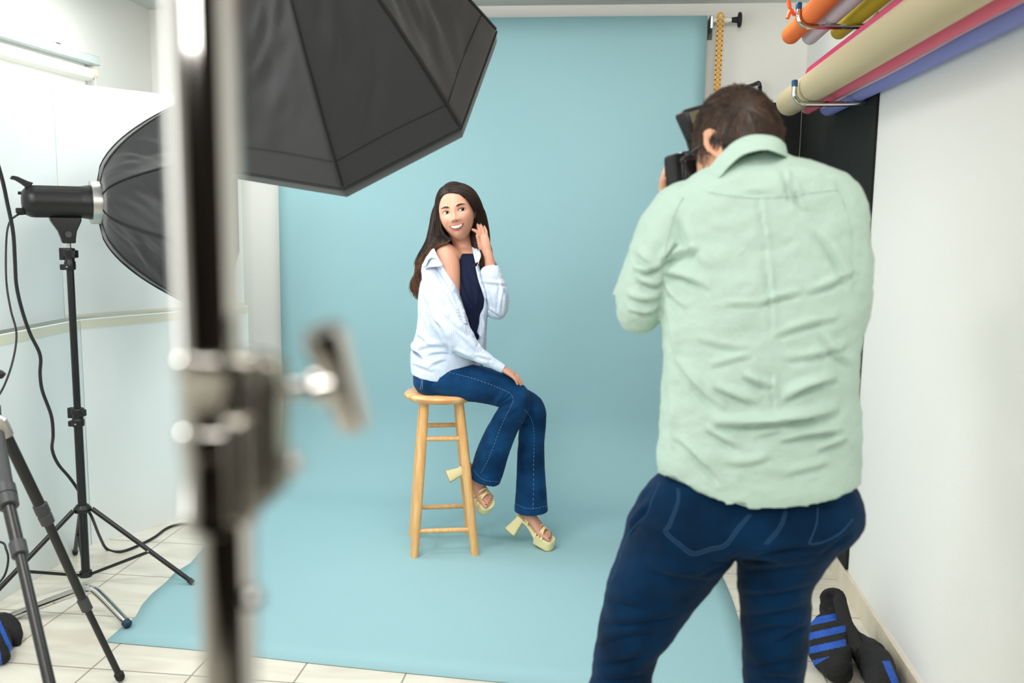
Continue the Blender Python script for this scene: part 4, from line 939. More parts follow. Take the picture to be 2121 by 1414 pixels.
    # button bands draped on the shirt and over the vest
    def band(line_a, line_b, name, off=.004):
        ra = drape_multi([sb_, tb, bv], line_a, off); rb_ = drape_multi([sb_, tb, bv], line_b, off)
        n = min(len(ra), len(rb_))
        o = MB().rings([[ra[i], ra[i].lerp(rb_[i], .5)+V((0, -.0015, 0)), rb_[i]] for i in range(n)], caps=False, closed=False).obj(name, M_shirtW, shirt, smooth=True); thick(o, .0022, 0)
    band([(909, 540), (930, 572), (948, 600), (962, 640), (969, 672)], [(899, 548), (918, 578), (936, 606), (952, 642), (961, 668)], 'button_band')
    band([(985, 552), (991, 580), (1000, 608), (1003, 625), (998, 650), (991, 676), (986, 696)], [(992, 549), (998, 580), (1006, 606), (1009, 630), (1009, 655), (1007, 680), (996, 700)], 'button_band')
    # cuffs
    cu_ = MB(); a, b = P(1013.5, 557, 3.925), P(1018, 578, 3.92)
    ax = (b-a).normalized(); tilt = (P(1034, 548, 3.925)-P(992, 563, 3.925)).normalized(); vv = ax.cross(tilt).normalized()
    n = 36
    ring = lambda c, r, d: [c+tilt*cos(2*pi*k/n)*r+vv*sin(2*pi*k/n)*d for k in range(n)]
    cu_.rings([ring(a-ax*.002, .0445, .032), ring(a.lerp(b, .5), .0485, .037), ring(b, .0505, .040), ring(b+ax*.003, .047, .037), ring(a+ax*.01, .040, .028), ring(a, .0415, .029), ring(a-ax*.002, .0445, .032)], caps=False).obj('cuff', M_shirtW, shirt)
    a, b = P(1041.5, 763.5, 3.829), P(1024, 753.5, 3.824); ax = (b-a).normalized(); up_ = (P(1046, 757, 3.829)-P(1037, 770, 3.829)).normalized(); vv = ax.cross(up_).normalized()
    ring = lambda c, r, d: [c+up_*cos(2*pi*k/n)*r+vv*sin(2*pi*k/n)*d for k in range(n)]
    MB().rings([ring(a, .0165, .022), ring(a+ax*.001, .019, .0245), ring(a.lerp(b, .5), .0215, .027), ring(b, .0225, .028), ring(b+ax*.002, .020, .026)], caps=False).obj('cuff', M_shirtW, shirt)
    hair_w(W, mw, HC)
    shoes_w(W, h1, b1, t1, sv1, h2, b2, t2, sv2)
    return W
def drape_multi(bvhs, pts, off=.0015, n=8):
    out = []
    for q in cr(pts, n):
        r = ray(q[0], q[1]).normalized(); best = None
        for b in bvhs:
            h = b.ray_cast(CAM, r)
            if h[0] and (best is None or h[3] < best[3]): best = h
        if best: out.append(best[0]-r*off)
    return out
def hair_w(W, mw, HC):
    hb = MB()
    # cap round the skull, open over the face
    rs = []; N = 60
    for i in range(1, 40):
        th = pi*.72*i/40; row = []
        for k in range(N):
            x, y, z = .0895*sin(th)*cos(2*pi*k/N), .016+.1125*sin(th)*sin(2*pi*k/N), .016+.119*cos(th)
            if y < .01:
                zh = float(np.interp(x, [-.09, -.066, -.054, -.032, -.006, .0336, .06, .07, .078, .09], [-.03, .030, .058, .077, .081, .070, .040, .014, -.005, -.03]))
                f = min(1, max(0, (zh-z+.004)/.012)); f = f*f*(3-2*f); y = y+(min(.02, abs(x)*.0+.02)-y)*f
            row.append(mw @ V((x, y, z)))
        rs.append(row)
    hb.rings(rs)
    px_limb(hb, [(962, 440, 4.03, 34, .07), (962, 480, 4.05, 34, .06), (955, 510, 4.07, 36, .05), (930, 540, 4.07, 30, .04)], 24)
    px_limb(hb, [(919, 414, 3.96, 10, .05), (907, 440, 3.965, 11, .055), (902, 470, 3.96, 12, .055), (898, 497, 3.95, 14.5, .045), (892, 515, 3.95, 13, .035), (883, 534, 3.955, 9.5, .025), (871, 553, 3.96, 7.5, .018), (868, 580, 3.96, 7, .016), (864, 604, 3.96, 4, .012)], 20)
    px_limb(hb, [(921, 492, 3.925, 8, .025), (907, 503, 3.915, 10, .03), (893, 516, 3.93, 9, .025)], 16)
    px_limb(hb, [(979, 414, 3.965, 9, .05), (993, 436, 3.98, 8.5, .055), (999, 460, 4.0, 10, .055), (1001, 490, 4.0, 13, .045), (1003, 520, 3.985, 11, .032), (1006, 545, 3.97, 9, .02)], 20)
    px_limb(hb, [(984, 470, 3.985, 9, .03), (984, 500, 3.975, 9, .03), (992, 525, 3.955, 8, .022), (1000, 545, 3.945, 6, .015), (1003, 560, 3.94, 3, .01)], 16)
    px_limb(hb, [(912, 440, 4.0, 12, .04), (916, 465, 4.0, 15, .04), (920, 485, 3.995, 17, .035), (920, 505, 3.99, 16, .03)], 20)
    me = remesh('hair', hb, .004, 9); me.materials.clear()
    hair = link('hair', me, M_hairW[0], W); hv = bvh_of(me)
    rnd = random.Random(4)
    L0 = [(930, 386, 3.96), (918, 398, 3.915), (911, 415, 3.895), (906, 440, 3.90), (903, 465, 3.905), (906, 485, 3.905), (900, 505, 3.895), (885, 522, 3.885), (874, 545, 3.90), (868, 568, 3.92), (874, 590, 3.92), (866, 612, 3.92)]
    L1 = [(930, 385, 3.98), (912, 398, 3.93), (904, 420, 3.92), (897, 450, 3.92), (892, 480, 3.92), (886, 505, 3.92), (875, 530, 3.92), (862, 552, 3.93), (866, 572, 3.93), (856, 588, 3.93), (862, 606, 3.93), (869, 622, 3.93)]
    L2 = [(932, 383, 4.0), (911, 402, 3.98), (900, 432, 3.98), (893, 465, 3.98), (885, 495, 3.97), (873, 520, 3.96), (860, 545, 3.95), (867, 562, 3.95), (855, 578, 3.95), (851, 595, 3.95), (858, 608, 3.95), (864, 618, 3.95)]
    L3 = [(922, 392, 3.925), (915, 402, 3.88), (911, 425, 3.875), (911, 450, 3.88), (913, 470, 3.875), (921, 487, 3.865), (933, 497, 3.865), (922, 503, 3.86), (905, 508, 3.855), (890, 522, 3.865), (880, 540, 3.90), (872, 565, 3.91)]
    R0 = [(921, 392, 3.915), (938, 397, 3.868), (958, 402, 3.862), (974, 415, 3.872), (984, 432, 3.895), (990, 450, 3.92), (992, 470, 3.94), (989, 495, 3.94), (992, 520, 3.93), (1000, 545, 3.925), (1003, 562, 3.93)]
    R1 = [(922, 389, 3.93), (945, 387, 3.885), (970, 395, 3.885), (987, 415, 3.905), (996, 438, 3.93), (1001, 462, 3.955), (1006, 487, 3.97), (1010, 512, 3.965), (1016, 532, 3.955), (1022, 545, 3.95), (1031, 557, 3.95)]
    R2 = [(924, 386, 3.96), (950, 378.5, 3.95), (975, 388, 3.95), (991, 408, 3.96), (1001, 436, 3.98), (1005, 465, 3.99), (1010, 495, 3.99), (1017, 520, 3.98), (1014, 535, 3.97), (1020, 550, 3.96), (1026, 556, 3.96)]
    R3 = [(921, 391, 3.92), (942, 392, 3.874), (962, 398, 3.872), (979, 412, 3.882), (988, 432, 3.905), (985, 470, 3.955), (982, 500, 3.96), (984, 520, 3.95), (990, 537, 3.93), (984, 548, 3.895), (976, 552, 3.885)]
    def family(gs, N, jit):
        out = []
        G_ = [crv([P(*q) for q in g], 4) for g in gs]; n = min(len(g) for g in G_)
        for s in range(N):
            t = rnd.random()*(len(gs)-1); i = min(int(t), len(gs)-2); t -= i
            ph = rnd.random()*6.28; a = rnd.gauss(0, 1); b = rnd.gauss(0, 1); c = rnd.gauss(0, 1); st_ = rnd.random()
            pts = []
            for k in range(n):
                u = k/(n-1); p = G_[i][k].lerp(G_[i+1][k], t)
                j = jit*(.25+.75*u); p = p+V((a*j, c*j*1.2, b*j))+V((sin(u*16+ph)*.0035*u, cos(u*13+ph)*.003*u, 0))
                pts.append(p)
            pts = pts[:int(n*(1-.12*rnd.random()))]
            lift = .0005+.003*rnd.random(); q2 = []
            for p in pts:
                d = p-CAM; L = d.length; d.normalize(); h = hv.ray_cast(CAM, d)
                if h[0] and -.012 < L-h[3] < .075: p = p.lerp(CAM+d*(h[3]-lift), .9)
                q2.append(p)
            for _ in range(2): q2 = [q2[0]]+[(q2[i-1]+q2[i]*2+q2[i+1])/4 for i in range(1, len(q2)-1)]+[q2[-1]]
            pts = q2
            out.append(pts)
        return out
    # strands combed over the outside of the hair mass, away from the parting and down
    inv = mw.inverted(); m3 = mw.to_3x3(); comb = []
    vs_ = [v.co.copy() for v in me.vertices if v.co.z > P(0, 560, 3.95).z]
    for s in range(2600):
        p = vs_[rnd.randrange(len(vs_))]; l = inv @ p
        if l.y < -.02 and l.z < .075-abs(l.x+.006)*.6: continue
        pts = []; ln = rnd.randint(9, 14); lift = .0003+.0018*rnd.random(); dx_ = rnd.gauss(0, .12)
        for k in range(ln):
            h = hv.find_nearest(p)
            if not h[0]: break
            p = h[0]; n_ = h[1]; pts.append(p+n_*lift)
            l = inv @ p; top_ = min(1, max(0, (l.z-.01)/.09))
            d = m3 @ V(((1 if l.x > -.030 else -1)*(.15+1.1*top_)*(1 if top_ > 0 else .3), .25*top_, -.35-.9*(1-top_)))+V((dx_, 0, 0))
            if l.z < 0: d = V((dx_+.10*sin(k*.9+l.z*60), 0, -1)) + V(((-.28 if l.x < 0 else .18), 0, 0))
            d = d-n_*d.dot(n_); d.normalize(); p = p+d*.0085
        if len(pts) > 4: comb.append(pts)
    for i in (0, 1):
        link('hair_strands', strands([c for k, c in enumerate(comb) if (k % 3 == 0) == bool(i)], .0010, 3, .5), M_hairW[i], hair)
    A = family([L3, L0, L1, L2], 950, .0040); B = family([R0, R3], 150, .0028)+family([R0, R1, R2], 850, .0038)
    # top of the head: from the parting over the crown to both sides
    for lst, nm, split in ((A, 'left_hair_strands', .60), (B, 'right_hair_strands', .80)):
        d1 = [p for i, p in enumerate(lst) if i % 3]; d2 = [p for i, p in enumerate(lst) if i % 3 == 0]
        if split < 1:
            k = [int(len(p)*split) for p in d2]; tips = [p[q-1:] for p, q in zip(d2, k) if len(p)-q > 1]
            k1 = [int(len(p)*(split+.08)) for p in d1]; tips += [p[q-1:] for p, q in zip(d1, k1) if len(p)-q > 1][::2]
            me = strands([p for p in tips], .0011, 3, .4); link('hair_ends', me, M_hairW[2], hair)
            d1 = [p[:max(3, q)] if i % 2 == 0 else p for i, (p, q) in enumerate(zip(d1, k1))]; d2 = [p[:max(3, q)] for p, q in zip(d2, k)]
        link('hair_strands', strands(d1, .0010, 3, .7), M_hairW[0], hair); link('hair_strands', strands(d2, .0010, 3, .7), M_hairW[1], hair)

def shoes_w(W, h1, b1, t1, sv1, h2, b2, t2, sv2):
    def shoe(h, b, t, s, heelbase, label, plat_n):
        """h heel top, b ball, t toe; plat_n points from the foot down into the sole"""
        r = thing('platform_sandal', label, 'shoe', tuple(W.location)); r.parent = W; r.matrix_parent_inverse = W.matrix_world.inverted()
        for k in ('label', 'category'): 
            if k in r: del r[k]
        s = V(s); n = V(plat_n).normalized(); d = (b-h); L = d.length; d = d.normalized(); f = (t-b).normalized(); f = (f-n*f.dot(n)).normalized()
        PT = .030
        # platform
        tip = t+f*.030; rs = []
        def sole_ring(c, w, th, up=0): return [c+s*w*cos(2*pi*k/24)*1+n*(up+(th if sin(2*pi*k/24) > 0 else 0)*1.0)+f*0 for k in range(24)]
        outl = []
        for u in np.linspace(0, 1, 25):
            c = (b-f*.030).lerp(tip, u); w = .040*(1-.12*(1-u)) if u < .7 else .040*sqrt(max(0.02, 1-((u-.7)/.31)**2))
            outl.append((c, w))
        ring_top = [c-s*w for c, w in outl]+[c+s*w for c, w in reversed(outl)]
        cc = b+f*.01
        mk = lambda q, dn_: [cc+(p-cc)*q+n*dn_ for p in ring_top]
        MB().rings([mk(.96, .010), mk(1.0, .013), mk(1.0, .018), mk(1.0, .045), mk(.97, .052)]).obj('platform', M_yshoe, r)
        MB().rings([mk(.965, .0515), mk(.965, .0545)]).obj('outsole', M_sole, r, smooth=False)
        # arched midsole from ball to heel
        hb_ = h+n*.020
        a0 = b-f*.02+n*.030
        pts = [(a0, .036, .018), (a0.lerp(hb_, .3)-n*.006, .030, .012), (a0.lerp(hb_, .6)-n*.008, .027, .008), (a0.lerp(hb_, .85)-n*.002, .027, .008), (hb_, .028, .009), (hb_-d*.016, .020, .008)]
        limb(MB(), pts, 20, True, s, 4)
        mb = MB(); limb(mb, pts, 20, True, s, 4); mb.obj('midsole', M_yshoe, r)
        # block heel
        hd = (heelbase-hb_).normalized(); fx = (d-hd*d.dot(hd)).normalized(); sx = hd.cross(fx)
        def sq(c, a, w): 
            out = []
            for k in range(24):
                an = 2*pi*k/24; cx = math.copysign(abs(cos(an))**.32, cos(an)); sy = math.copysign(abs(sin(an))**.32, sin(an)); out.append(c+fx*a*cx+sx*w*sy)
            return out
        HL = (heelbase-hb_).length
        MB().rings([sq(hb_-fx*.002, .020, .026), sq(hb_+hd*HL*.15+fx*.001, .019, .026), sq(hb_+hd*HL*.5, .0225, .026), sq(hb_+hd*HL*.97-fx*.001, .029, .029)]).obj('block_heel', M_yshoe, r)
        MB().rings([sq(hb_+hd*HL*.965-fx*.001, 0.0293, .0292), sq(hb_+hd*HL-fx*.001, 0.0293, .0292)]).obj('heel_tip', M_sole, r, smooth=False)
        # straps over the toes: crossing loops
        def strap(p, q, hgt, rr=.0042, fl=.6):
            pts = []
            for u in np.linspace(0, 1, 13):
                c = p.lerp(q, u)-n*hgt*sin(pi*u)**.7; pts.append((c, rr, rr*fl))
            mb = MB(); mb.rings(limbrings(pts, 10, False, f)); return mb
        sl, sr = b-s*.041+n*.014, b+s*.041+n*.014
        k = strap(sl-f*.022, sr-f*.006, .048); k.merge(strap(sl-f*.004, sr+f*.016, .040)); k.merge(strap(sl+f*.018, sr-f*.012, .042)); k.merge(strap(sl+f*.012, sr+f*.004, .040))
        k.obj('toe_strap', M_yshoe, r)
        an = h.lerp(b, .22)-n*.045
        k = strap(h.lerp(b, .38)-s*.026+n*.012, h.lerp(b, .30)+s*.026+n*.012, .070, .0032); k.merge(strap(h.lerp(b, .38)-s*.026+n*.012, h-d*.016-n*.028, .004, .003))
        k.obj('ankle_strap', M_yshoe, r)
        return r
    n1 = (b1-h1).cross(sv1).normalized(); n1 = n1 if n1.z < 0 else -n1
    n2 = (b2-h2).cross(sv2).normalized(); n2 = n2 if n2.z < 0 else -n2
    nn2 = (n2*.25+V((0, 0, -1))*.9).normalized(); nn1 = (n1*.7+V((0, 0, -1))*.35).normalized()
    shoe(h1, b1, t1, sv1, P(929, 987, 3.985), 'x', nn1)
    shoe(h2, b2, t2, sv2, P(1058, 1101, 4.04), 'x', nn2)
build_woman()
# ------------------------------------------------------------------ the photographer
M_mint = mat('mint_green_cotton', 'B4CCC0', .8, bump=(130, .2, 5), spec=.2, stretch=(1, 1, 1.0))
M_hairM = [mat('short_dark_brown_hair', '33231A', .45, spec=.5), mat('short_brown_hair', '543A28', .45, spec=.5), mat('short_light_brown_hair', '735439', .45, spec=.5)]
def build_man():
    W = thing('person', 'man in mint green shirt and dark jeans seen from behind, taking a photo', 'person', (.28, 1.95, 0))
    HC = P(1525, 303, 2.0)
    yaw, pit = radians(37), radians(24)
    f = V((-sin(yaw)*cos(pit), cos(yaw)*cos(pit), -sin(pit))); mw = frame(f, (.05, 0, 1)); mw.translation = HC
    sk = MB(); sk.merge(head_mb(mw, .074, .094, .113, True, smile=False))
    for sg in (1, -1): sk.merge(ear_mb(mw, sg, (sg*.0715, .012, -.012), 1.08, 30))
    px_limb(sk, [(1530, 290, 2.0, 58, .055), (1545, 330, 1.985, 54, .055), (1555, 370, 1.97, 50, .06)], 28, ux=V((1, 0, 0)))
    px_limb(sk, [(1565, 420, 1.97, 110, .06), (1575, 470, 1.97, 170, .08), (1575, 600, 1.96, 165, .09), (1570, 800, 1.95, 160, .09), (1565, 960, 1.95, 160, .10)], 28, ux=V((1, 0, 0)))
    # arms (inside the sleeves) up to the camera
    lw = P(1398, 425, 2.25); rw = P(1500, 440, 2.22)
    px_limb(sk, [(1400, 450, 1.98, 45, .05), (1345, 560, 1.98, 40, .045), (1328, 640, 2.0, 36, .04), (1345, 600, 2.10, 34, .035), (1375, 500, 2.20, 30, .03), (1397, 432, 2.25, 24, .024)], 20)
    px_limb(sk, [(1730, 450, 2.0, 45, .05), (1735, 600, 2.05, 40, .045), (1705, 640, 2.12, 36, .04), (1620, 560, 2.2, 34, .033), (1520, 460, 2.23, 26, .026)], 20)
    hand_parts(sk, lw, V((-.10, .25, .95)), V((.75, .55, .1)), 1, [.9, .85, .85, .8], .95, .04, (.7, .6), .3, rad=1.05)
    # visible finger tip curled over the camera grip
    px_limb(sk, [(1388, 408, 2.19, 10.5, .011), (1377, 392, 2.175, 9.5, .010), (1374, 378, 2.165, 9.0, .0095), (1375, 370, 2.16, 8.2, .009)], 14)
    hand_parts(sk, rw, V((-.55, .35, .75)), V((-.6, .7, -.1)), -1, [.9, .9, .9, .9], .95, .04, (.6, .7), .4)
    me = remesh('body', sk, .0032, 3); me.materials.clear(); body = link('body', me, M_skinM, W)
    bv = bvh_of(me)
    # beard shadow on the jaw
    brd = MB()
    rnd = random.Random(8)
    inv = mw.inverted(); pth = []
    for v in me.vertices:
        l = inv @ v.co
        if l.length < .15 and l.z < .0 and l.z > -.12 and l.y < -.022 and abs(l.x) > .020 and rnd.random() < .35 and (l.z < -.050 or l.y > -.045):
            n = v.normal; pth.append([v.co-n*.001, v.co+n*.0016+(mw.to_3x3() @ V((0, -.001, -.004)))])
    if pth: link('beard', strands(pth, .00055, 3, .4), M_hairM[0], body)
    # ---- hair: shell plus short strands combed out from the whorl
    cap = MB(); rs = []; N = 64
    def cap_pt(dx, dy, dz, k=1.0):
        x, y, z = .0815*dx*k, .006+.102*dy*k, .010+.117*dz*k
        return V((x, y, z))
    def hairline(y, x):   # lowest height where hair grows, by position round the head (y: + is the nape)
        return float(np.interp(y, [-.10, -.075, -.045, -.015, .01, .03, .05, .075, .11], [.055, .045, .015, -.004, .004, -.02, -.046, -.058, -.062]))
    for i in range(1, 46):
        th = pi*.80*i/46; row = []
        for k in range(N):
            dx, dy, dz = sin(th)*cos(2*pi*k/N), sin(th)*sin(2*pi*k/N), cos(th)
            p = cap_pt(dx, dy, dz); hl = hairline(p.y, p.x)
            fz = min(1, max(0, (hl+.006-p.z)/.016)); q = V((p.x*.80, p.y*.80 if p.y > 0 else p.y*.8, p.z)); p = p.lerp(q, fz)
            row.append(mw @ p)
        rs.append(row)
    cap.rings(rs); me2 = remesh('hair', cap, .004, 2)
    me2.materials.clear(); hair = link('hair', me2, M_hairM[0], W)
    wh = V((.018, .62, .76)).normalized()         # whorl direction in head space
    wh_l = inv @ P(1546, 216, 1.93); wh = V((wh_l.x/.0815, (wh_l.y-.006)/.102, (wh_l.z-.01)/.117)).normalized()
    lists = [[], [], []]
    for s in range(5200):
        u = rnd.uniform(-1, 1); a = rnd.uniform(0, 2*pi); d = V((sqrt(1-u*u)*cos(a), sqrt(1-u*u)*sin(a), u))
        p = cap_pt(*d)
        if p.z < hairline(p.y, p.x)+.004: continue
        tng = (d-wh*d.dot(wh)); dist = d.angle(wh)
        if tng.length < 1e-3: continue
        tng.normalize(); sw = d.cross(tng)
        # comb: outward from the whorl, swirling close to it, falling with gravity further down
        flow = (tng+sw*.55*exp(-dist*2)+V((0, 0, -.55))*min(1, dist)+V((0, -.25, 0))*(d.z > .3)+V((rnd.gauss(0, .16), rnd.gauss(0, .16), rnd.gauss(0, .1)))).normalized()
        L = rnd.uniform(.026, .046) if d.z > -.05 else rnd.uniform(.012, .022)
        pts = []; q = d.copy(); lift0 = .985
        for j in range(7):
            k = lift0+.030*sin(min(1, j/6*1.1)*pi*.55)+rnd.gauss(0, .003)+(.05*rnd.random() if rnd.random() < .06 and d.z > 0 else 0)
            c = cap_pt(q.x, q.y, q.z, k); pts.append(mw @ c)
            fl = flow-q*flow.dot(q)
            if fl.length > 1e-4: fl.normalize()
            q = (q+fl*(L/6)/.10).normalized()
        cn = noise.noise(d*4.5)+rnd.gauss(0, .28)
        lists[0 if cn < .18 else (1 if cn < .62 else 2)].append(pts)
    for i, l in enumerate(lists):
        link('hair_strands', strands(l, .00085, 3, .35), M_hairM[i], hair)
    # ---- shirt
    sh = MB(); UX = V((1, 0, 0))
    def T(y, xl, xr, Y, ry): return ((xl+xr)/2, y, Y, (xr-xl)/2, ry)
    px_limb(sh, [T(314, 1528, 1616, 1.965, .060), T(326, 1506, 1640, 1.965, .070), T(337, 1482, 1690, 1.96, .080), T(350, 1458, 1730, 1.955, .090), T(372, 1424, 1762, 1.952, .102), T(408, 1390, 1783, 1.955, .114), T(460, 1374, 1793, 1.96, .122), T(520, 1372, 1799, 1.96, .128), T(570, 1373, 1796, 1.955, .130), T(620, 1374, 1790, 1.95, .130), T(680, 1374, 1779, 1.95, .132), T(740, 1373, 1770, 1.95, .135), T(800, 1371, 1770, 1.95, .136), T(870, 1369, 1773, 1.95, .138), T(930, 1366, 1773, 1.95, .142), T(975, 1362, 1771, 1.95, .146)], 48, False, UX, 4, 2.4, True)
    rr0 = limbrings([(P(1566.5, 960, 1.95), 204*mpp(P(1566, 960, 1.95)), .144), (P(1566.5, 990, 1.95), 204*mpp(P(1566, 990, 1.95)), .147)], 96, False, UX, 2.4, True)
    last = []
    for p in rr0[1]:
        q = proj(p); t = (q[0]-1362)/408
        tgt = float(np.interp(t, [0, .06, .18, .33, .45, .6, .75, .88, 1.0], [975, 981, 1012, 1050, 1058, 1060, 1052, 1038, 1004]))
        if p.y > 1.95: tgt = 985+.3*(tgt-985)
        zz = P(q[0], tgt, p.y).z; last.append(V((p.x, p.y, zz)))
    lo2 = [V((p.x, p.y, min(p.z, a.z))) for p, a in zip(rr0[1], last)]
    sh.rings([rr0[0], rr0[1], last])
    # left upper arm, elbow and forearm going up to the camera
    px_limb(sh, [(1418, 425, 1.965, 52, .070), (1388, 468, 1.965, 60, .082), (1362, 520, 1.97, 60, .080), (1342, 572, 1.975, 57, .074), (1328, 618, 1.985, 54, .068), (1324, 640, 2.00, 48, .058), (1326, 632, 2.05, 46, .052), (1336, 592, 2.10, 48, .05), (1356, 520, 2.17, 42, .044), (1376, 460, 2.225, 36, .038)], 32, True, None, 4)
    px_limb(sh, [(1356, 424, 1.985, 10, .03), (1378, 412, 1.985, 20, .05), (1412, 404, 1.975, 28, .06), (1446, 400, 1.965, 30, .065)], 24, True, None, 4)
    # right shoulder and forward arm
    px_limb(sh, [(1736, 410, 1.98, 38, .060), (1752, 450, 1.985, 46, .080), (1754, 520, 1.995, 45, .080), (1748, 590, 2.02, 44, .075), (1738, 640, 2.05, 40, .065), (1700, 620, 2.14, 42, .055), (1620, 540, 2.2, 40, .045), (1540, 470, 2.23, 34, .04)], 32, True, None, 4)
    me3 = remesh('shirt', sh, .0052, 7)
    displace(me3, lambda co, no: ncrumple(co, 7, .005, 1, (1, 1, 1.6))+ncrumple(co, 19, .0026, 4, (1, 1, 1.5))+ncrumple(co, 40, .0013, 9, (1, 1, 1.4)))
    F_ = [(1368, 548, 1452, 516, 11, .010, -6), (1372, 566, 1470, 602, 11, .010, -8), (1368, 540, 1402, 500, 9, .008), (1372, 575, 1420, 640, 10, .007, 6), (1310, 556, 1372, 548, 11, .009, 10), (1318, 575, 1372, 590, 10, .008, 6), (1296, 610, 1368, 616, 12, .007, 8), (1300, 640, 1366, 640, 9, .006, 8), (1312, 520, 1365, 560, 12, .007),
          (1573, 400, 1590, 520, 9, .0035), (1586, 500, 1602, 690, 9, .004), (1625, 349, 1638, 424, 7, .007), (1540, 395, 1600, 400, 9, .003), (1640, 372, 1668, 440, 10, .005, 4),
          (1565, 634, 1667, 607, 10, .006, -4), (1667, 607, 1770, 560, 12, .006, 6), (1500, 630, 1570, 632, 9, .004), (1690, 480, 1760, 600, 16, .007, -8), (1410, 450, 1470, 560, 18, .006, 10),
          (1440, 700, 1560, 720, 12, .004, 8), (1600, 700, 1740, 660, 12, .006, -6), (1620, 745, 1760, 715, 12, .006, 6), (1470, 760, 1560, 735, 10, .004),
          (1480, 800, 1572, 836, 13, .010, 4), (1540, 776, 1604, 804, 10, .009, 4), (1620, 832, 1736, 786, 13, .012, -8), (1470, 878, 1740, 850, 15, .016, 10), (1560, 905, 1640, 885, 11, .006), (1615, 914, 1752, 893, 12, .010, -4), (1690, 934, 1756, 908, 11, .008),
          (1398, 906, 1494, 1002, 12, .008, -4), (1398, 745, 1500, 850, 13, .008, 6), (1462, 888, 1532, 930, 11, .008), (1500, 960, 1600, 945, 14, .005, 8), (1620, 985, 1720, 960, 13, .005), (1600, 770, 1604, 850, 8, .004), (1700, 690, 1765, 760, 12, .006, 6), (1380, 640, 1400, 760, 12, .006), (1384, 800, 1390, 930, 12, .005)]
    px_folds(me3, [q[:5]+(q[5]*1.45,)+q[6:] for q in F_])
    me3.materials.clear(); shirt = link('shirt', me3, M_mint, W); sb3 = bvh_of(me3)
    # collar: folded band standing round the neck
    def ringc(pts, n=10): return crv([P(*p) for p in pts], n)
    fold = ringc([(1440, 372, 1.95), (1462, 356, 1.905), (1488, 325, 1.893), (1520, 295, 1.888), (1552, 281, 1.885), (1585, 280, 1.885), (1610, 286, 1.895), (1624, 298, 1.93), (1622, 306, 1.99)])
    mid_ = ringc([(1444, 384, 1.94), (1470, 374, 1.890), (1492, 352, 1.878), (1522, 322, 1.872), (1554, 302, 1.869), (1586, 298, 1.868), (1612, 302, 1.878), (1629, 314, 1.92), (1626, 320, 1.99)])
    outer = ringc([(1452, 394, 1.93), (1486, 372, 1.874), (1510, 344, 1.862), (1536, 322, 1.857), (1562, 313, 1.853), (1590, 310, 1.853), (1612, 317, 1.86), (1632, 327, 1.905), (1630, 332, 1.985)])
    inner = ringc([(1446, 382, 1.96), (1478, 366, 1.925), (1502, 340, 1.915), (1530, 312, 1.912), (1558, 300, 1.91), (1586, 300, 1.91), (1604, 306, 1.918), (1614, 316, 1.95), (1612, 322, 2.0)])
    low = ringc([(1460, 402, 1.96), (1500, 392, 1.92), (1520, 372, 1.91), (1540, 352, 1.905), (1562, 342, 1.90), (1590, 340, 1.90), (1608, 346, 1.91), (1622, 352, 1.94), (1620, 356, 2.0)])
    cols = [low, inner, fold, mid_, outer]; g = [crv(list(c), 4) for c in zip(*cols)]
    o = MB().rings(g, caps=False, closed=False).obj('collar', M_mint, shirt, smooth=True); thick(o, .0022, 0)
    # yoke seam, hem fold, sleeve seam, left cuff edge
    stitch('seam', sb3, [[(1466, 398), (1520, 406), (1580, 410), (1660, 402), (1740, 392)], [(1416, 408), (1394, 450), (1380, 505), (1374, 560)], [(1724, 372), (1752, 430), (1766, 510), (1764, 600)]], M_mint, shirt, .0013, .0008)
    stitch('hem_stitching', sb3, [[(1369, 972), (1392, 979), (1436, 1010), (1490, 1043), (1545, 1049), (1610, 1050), (1670, 1043), (1722, 1032), (1762, 1005)]], M_mint, shirt, .0012, .0006)
    c_ = [P(1303, 545, 2.05), P(1282, 580, 2.05), P(1270, 610, 2.03)]
    d_ = [P(1318, 560, 2.0), P(1294, 590, 2.0), P(1280, 612, 2.0)]
    o = MB().rings([crv(c_, 5), crv([a.lerp(b, .5)+V((-.003, -.006, 0)) for a, b in zip(c_, d_)], 5), crv(d_, 5)], caps=False, closed=False).obj('rolled_cuff', M_mint, shirt, smooth=True); thick(o, .004, 0)
    # ---- jeans
    jn = MB()
    px_limb(jn, [T(960, 1400, 1740, 1.96, .10), T(1000, 1358, 1768, 1.955, .125), T(1040, 1326, 1780, 1.95, .142), T(1075, 1305, 1776, 1.945, .150), T(1095, 1298, 1760, 1.945, .145), T(1112, 1294, 1742, 1.95, .135)], 44, False, UX, 3, 2.3, True)
    px_limb(jn, [T(1060, 1312, 1530, 1.94, .13), T(1105, 1294, 1530, 1.94, .132), T(1140, 1284, 1522, 1.94, .125), T(1170, 1272, 1500, 1.94, .117), T(1200, 1260, 1476, 1.94, .110), T(1240, 1250, 1446, 1.94, .105), T(1300, 1240, 1404, 1.935, .095), T(1350, 1232, 1362, 1.93, .085), T(1414, 1226, 1345, 1.925, .078)], 32, False, UX, 3, 2, True)
    k0 = P(1285, 1414, 1.925); ft = V((-.115, 1.86, .10))
    rk = 59.5*mpp(k0)
    limb(jn, [(P(1290, 1380, 1.928), 62*mpp(k0), .08), (k0, rk, .078), (k0.lerp(ft, .35), .064, .074), (k0.lerp(ft, .7), .060, .068), (ft, .062, .072), (ft+V((0, -.002, -.04)), .066, .085)], 28, False, UX, 3)
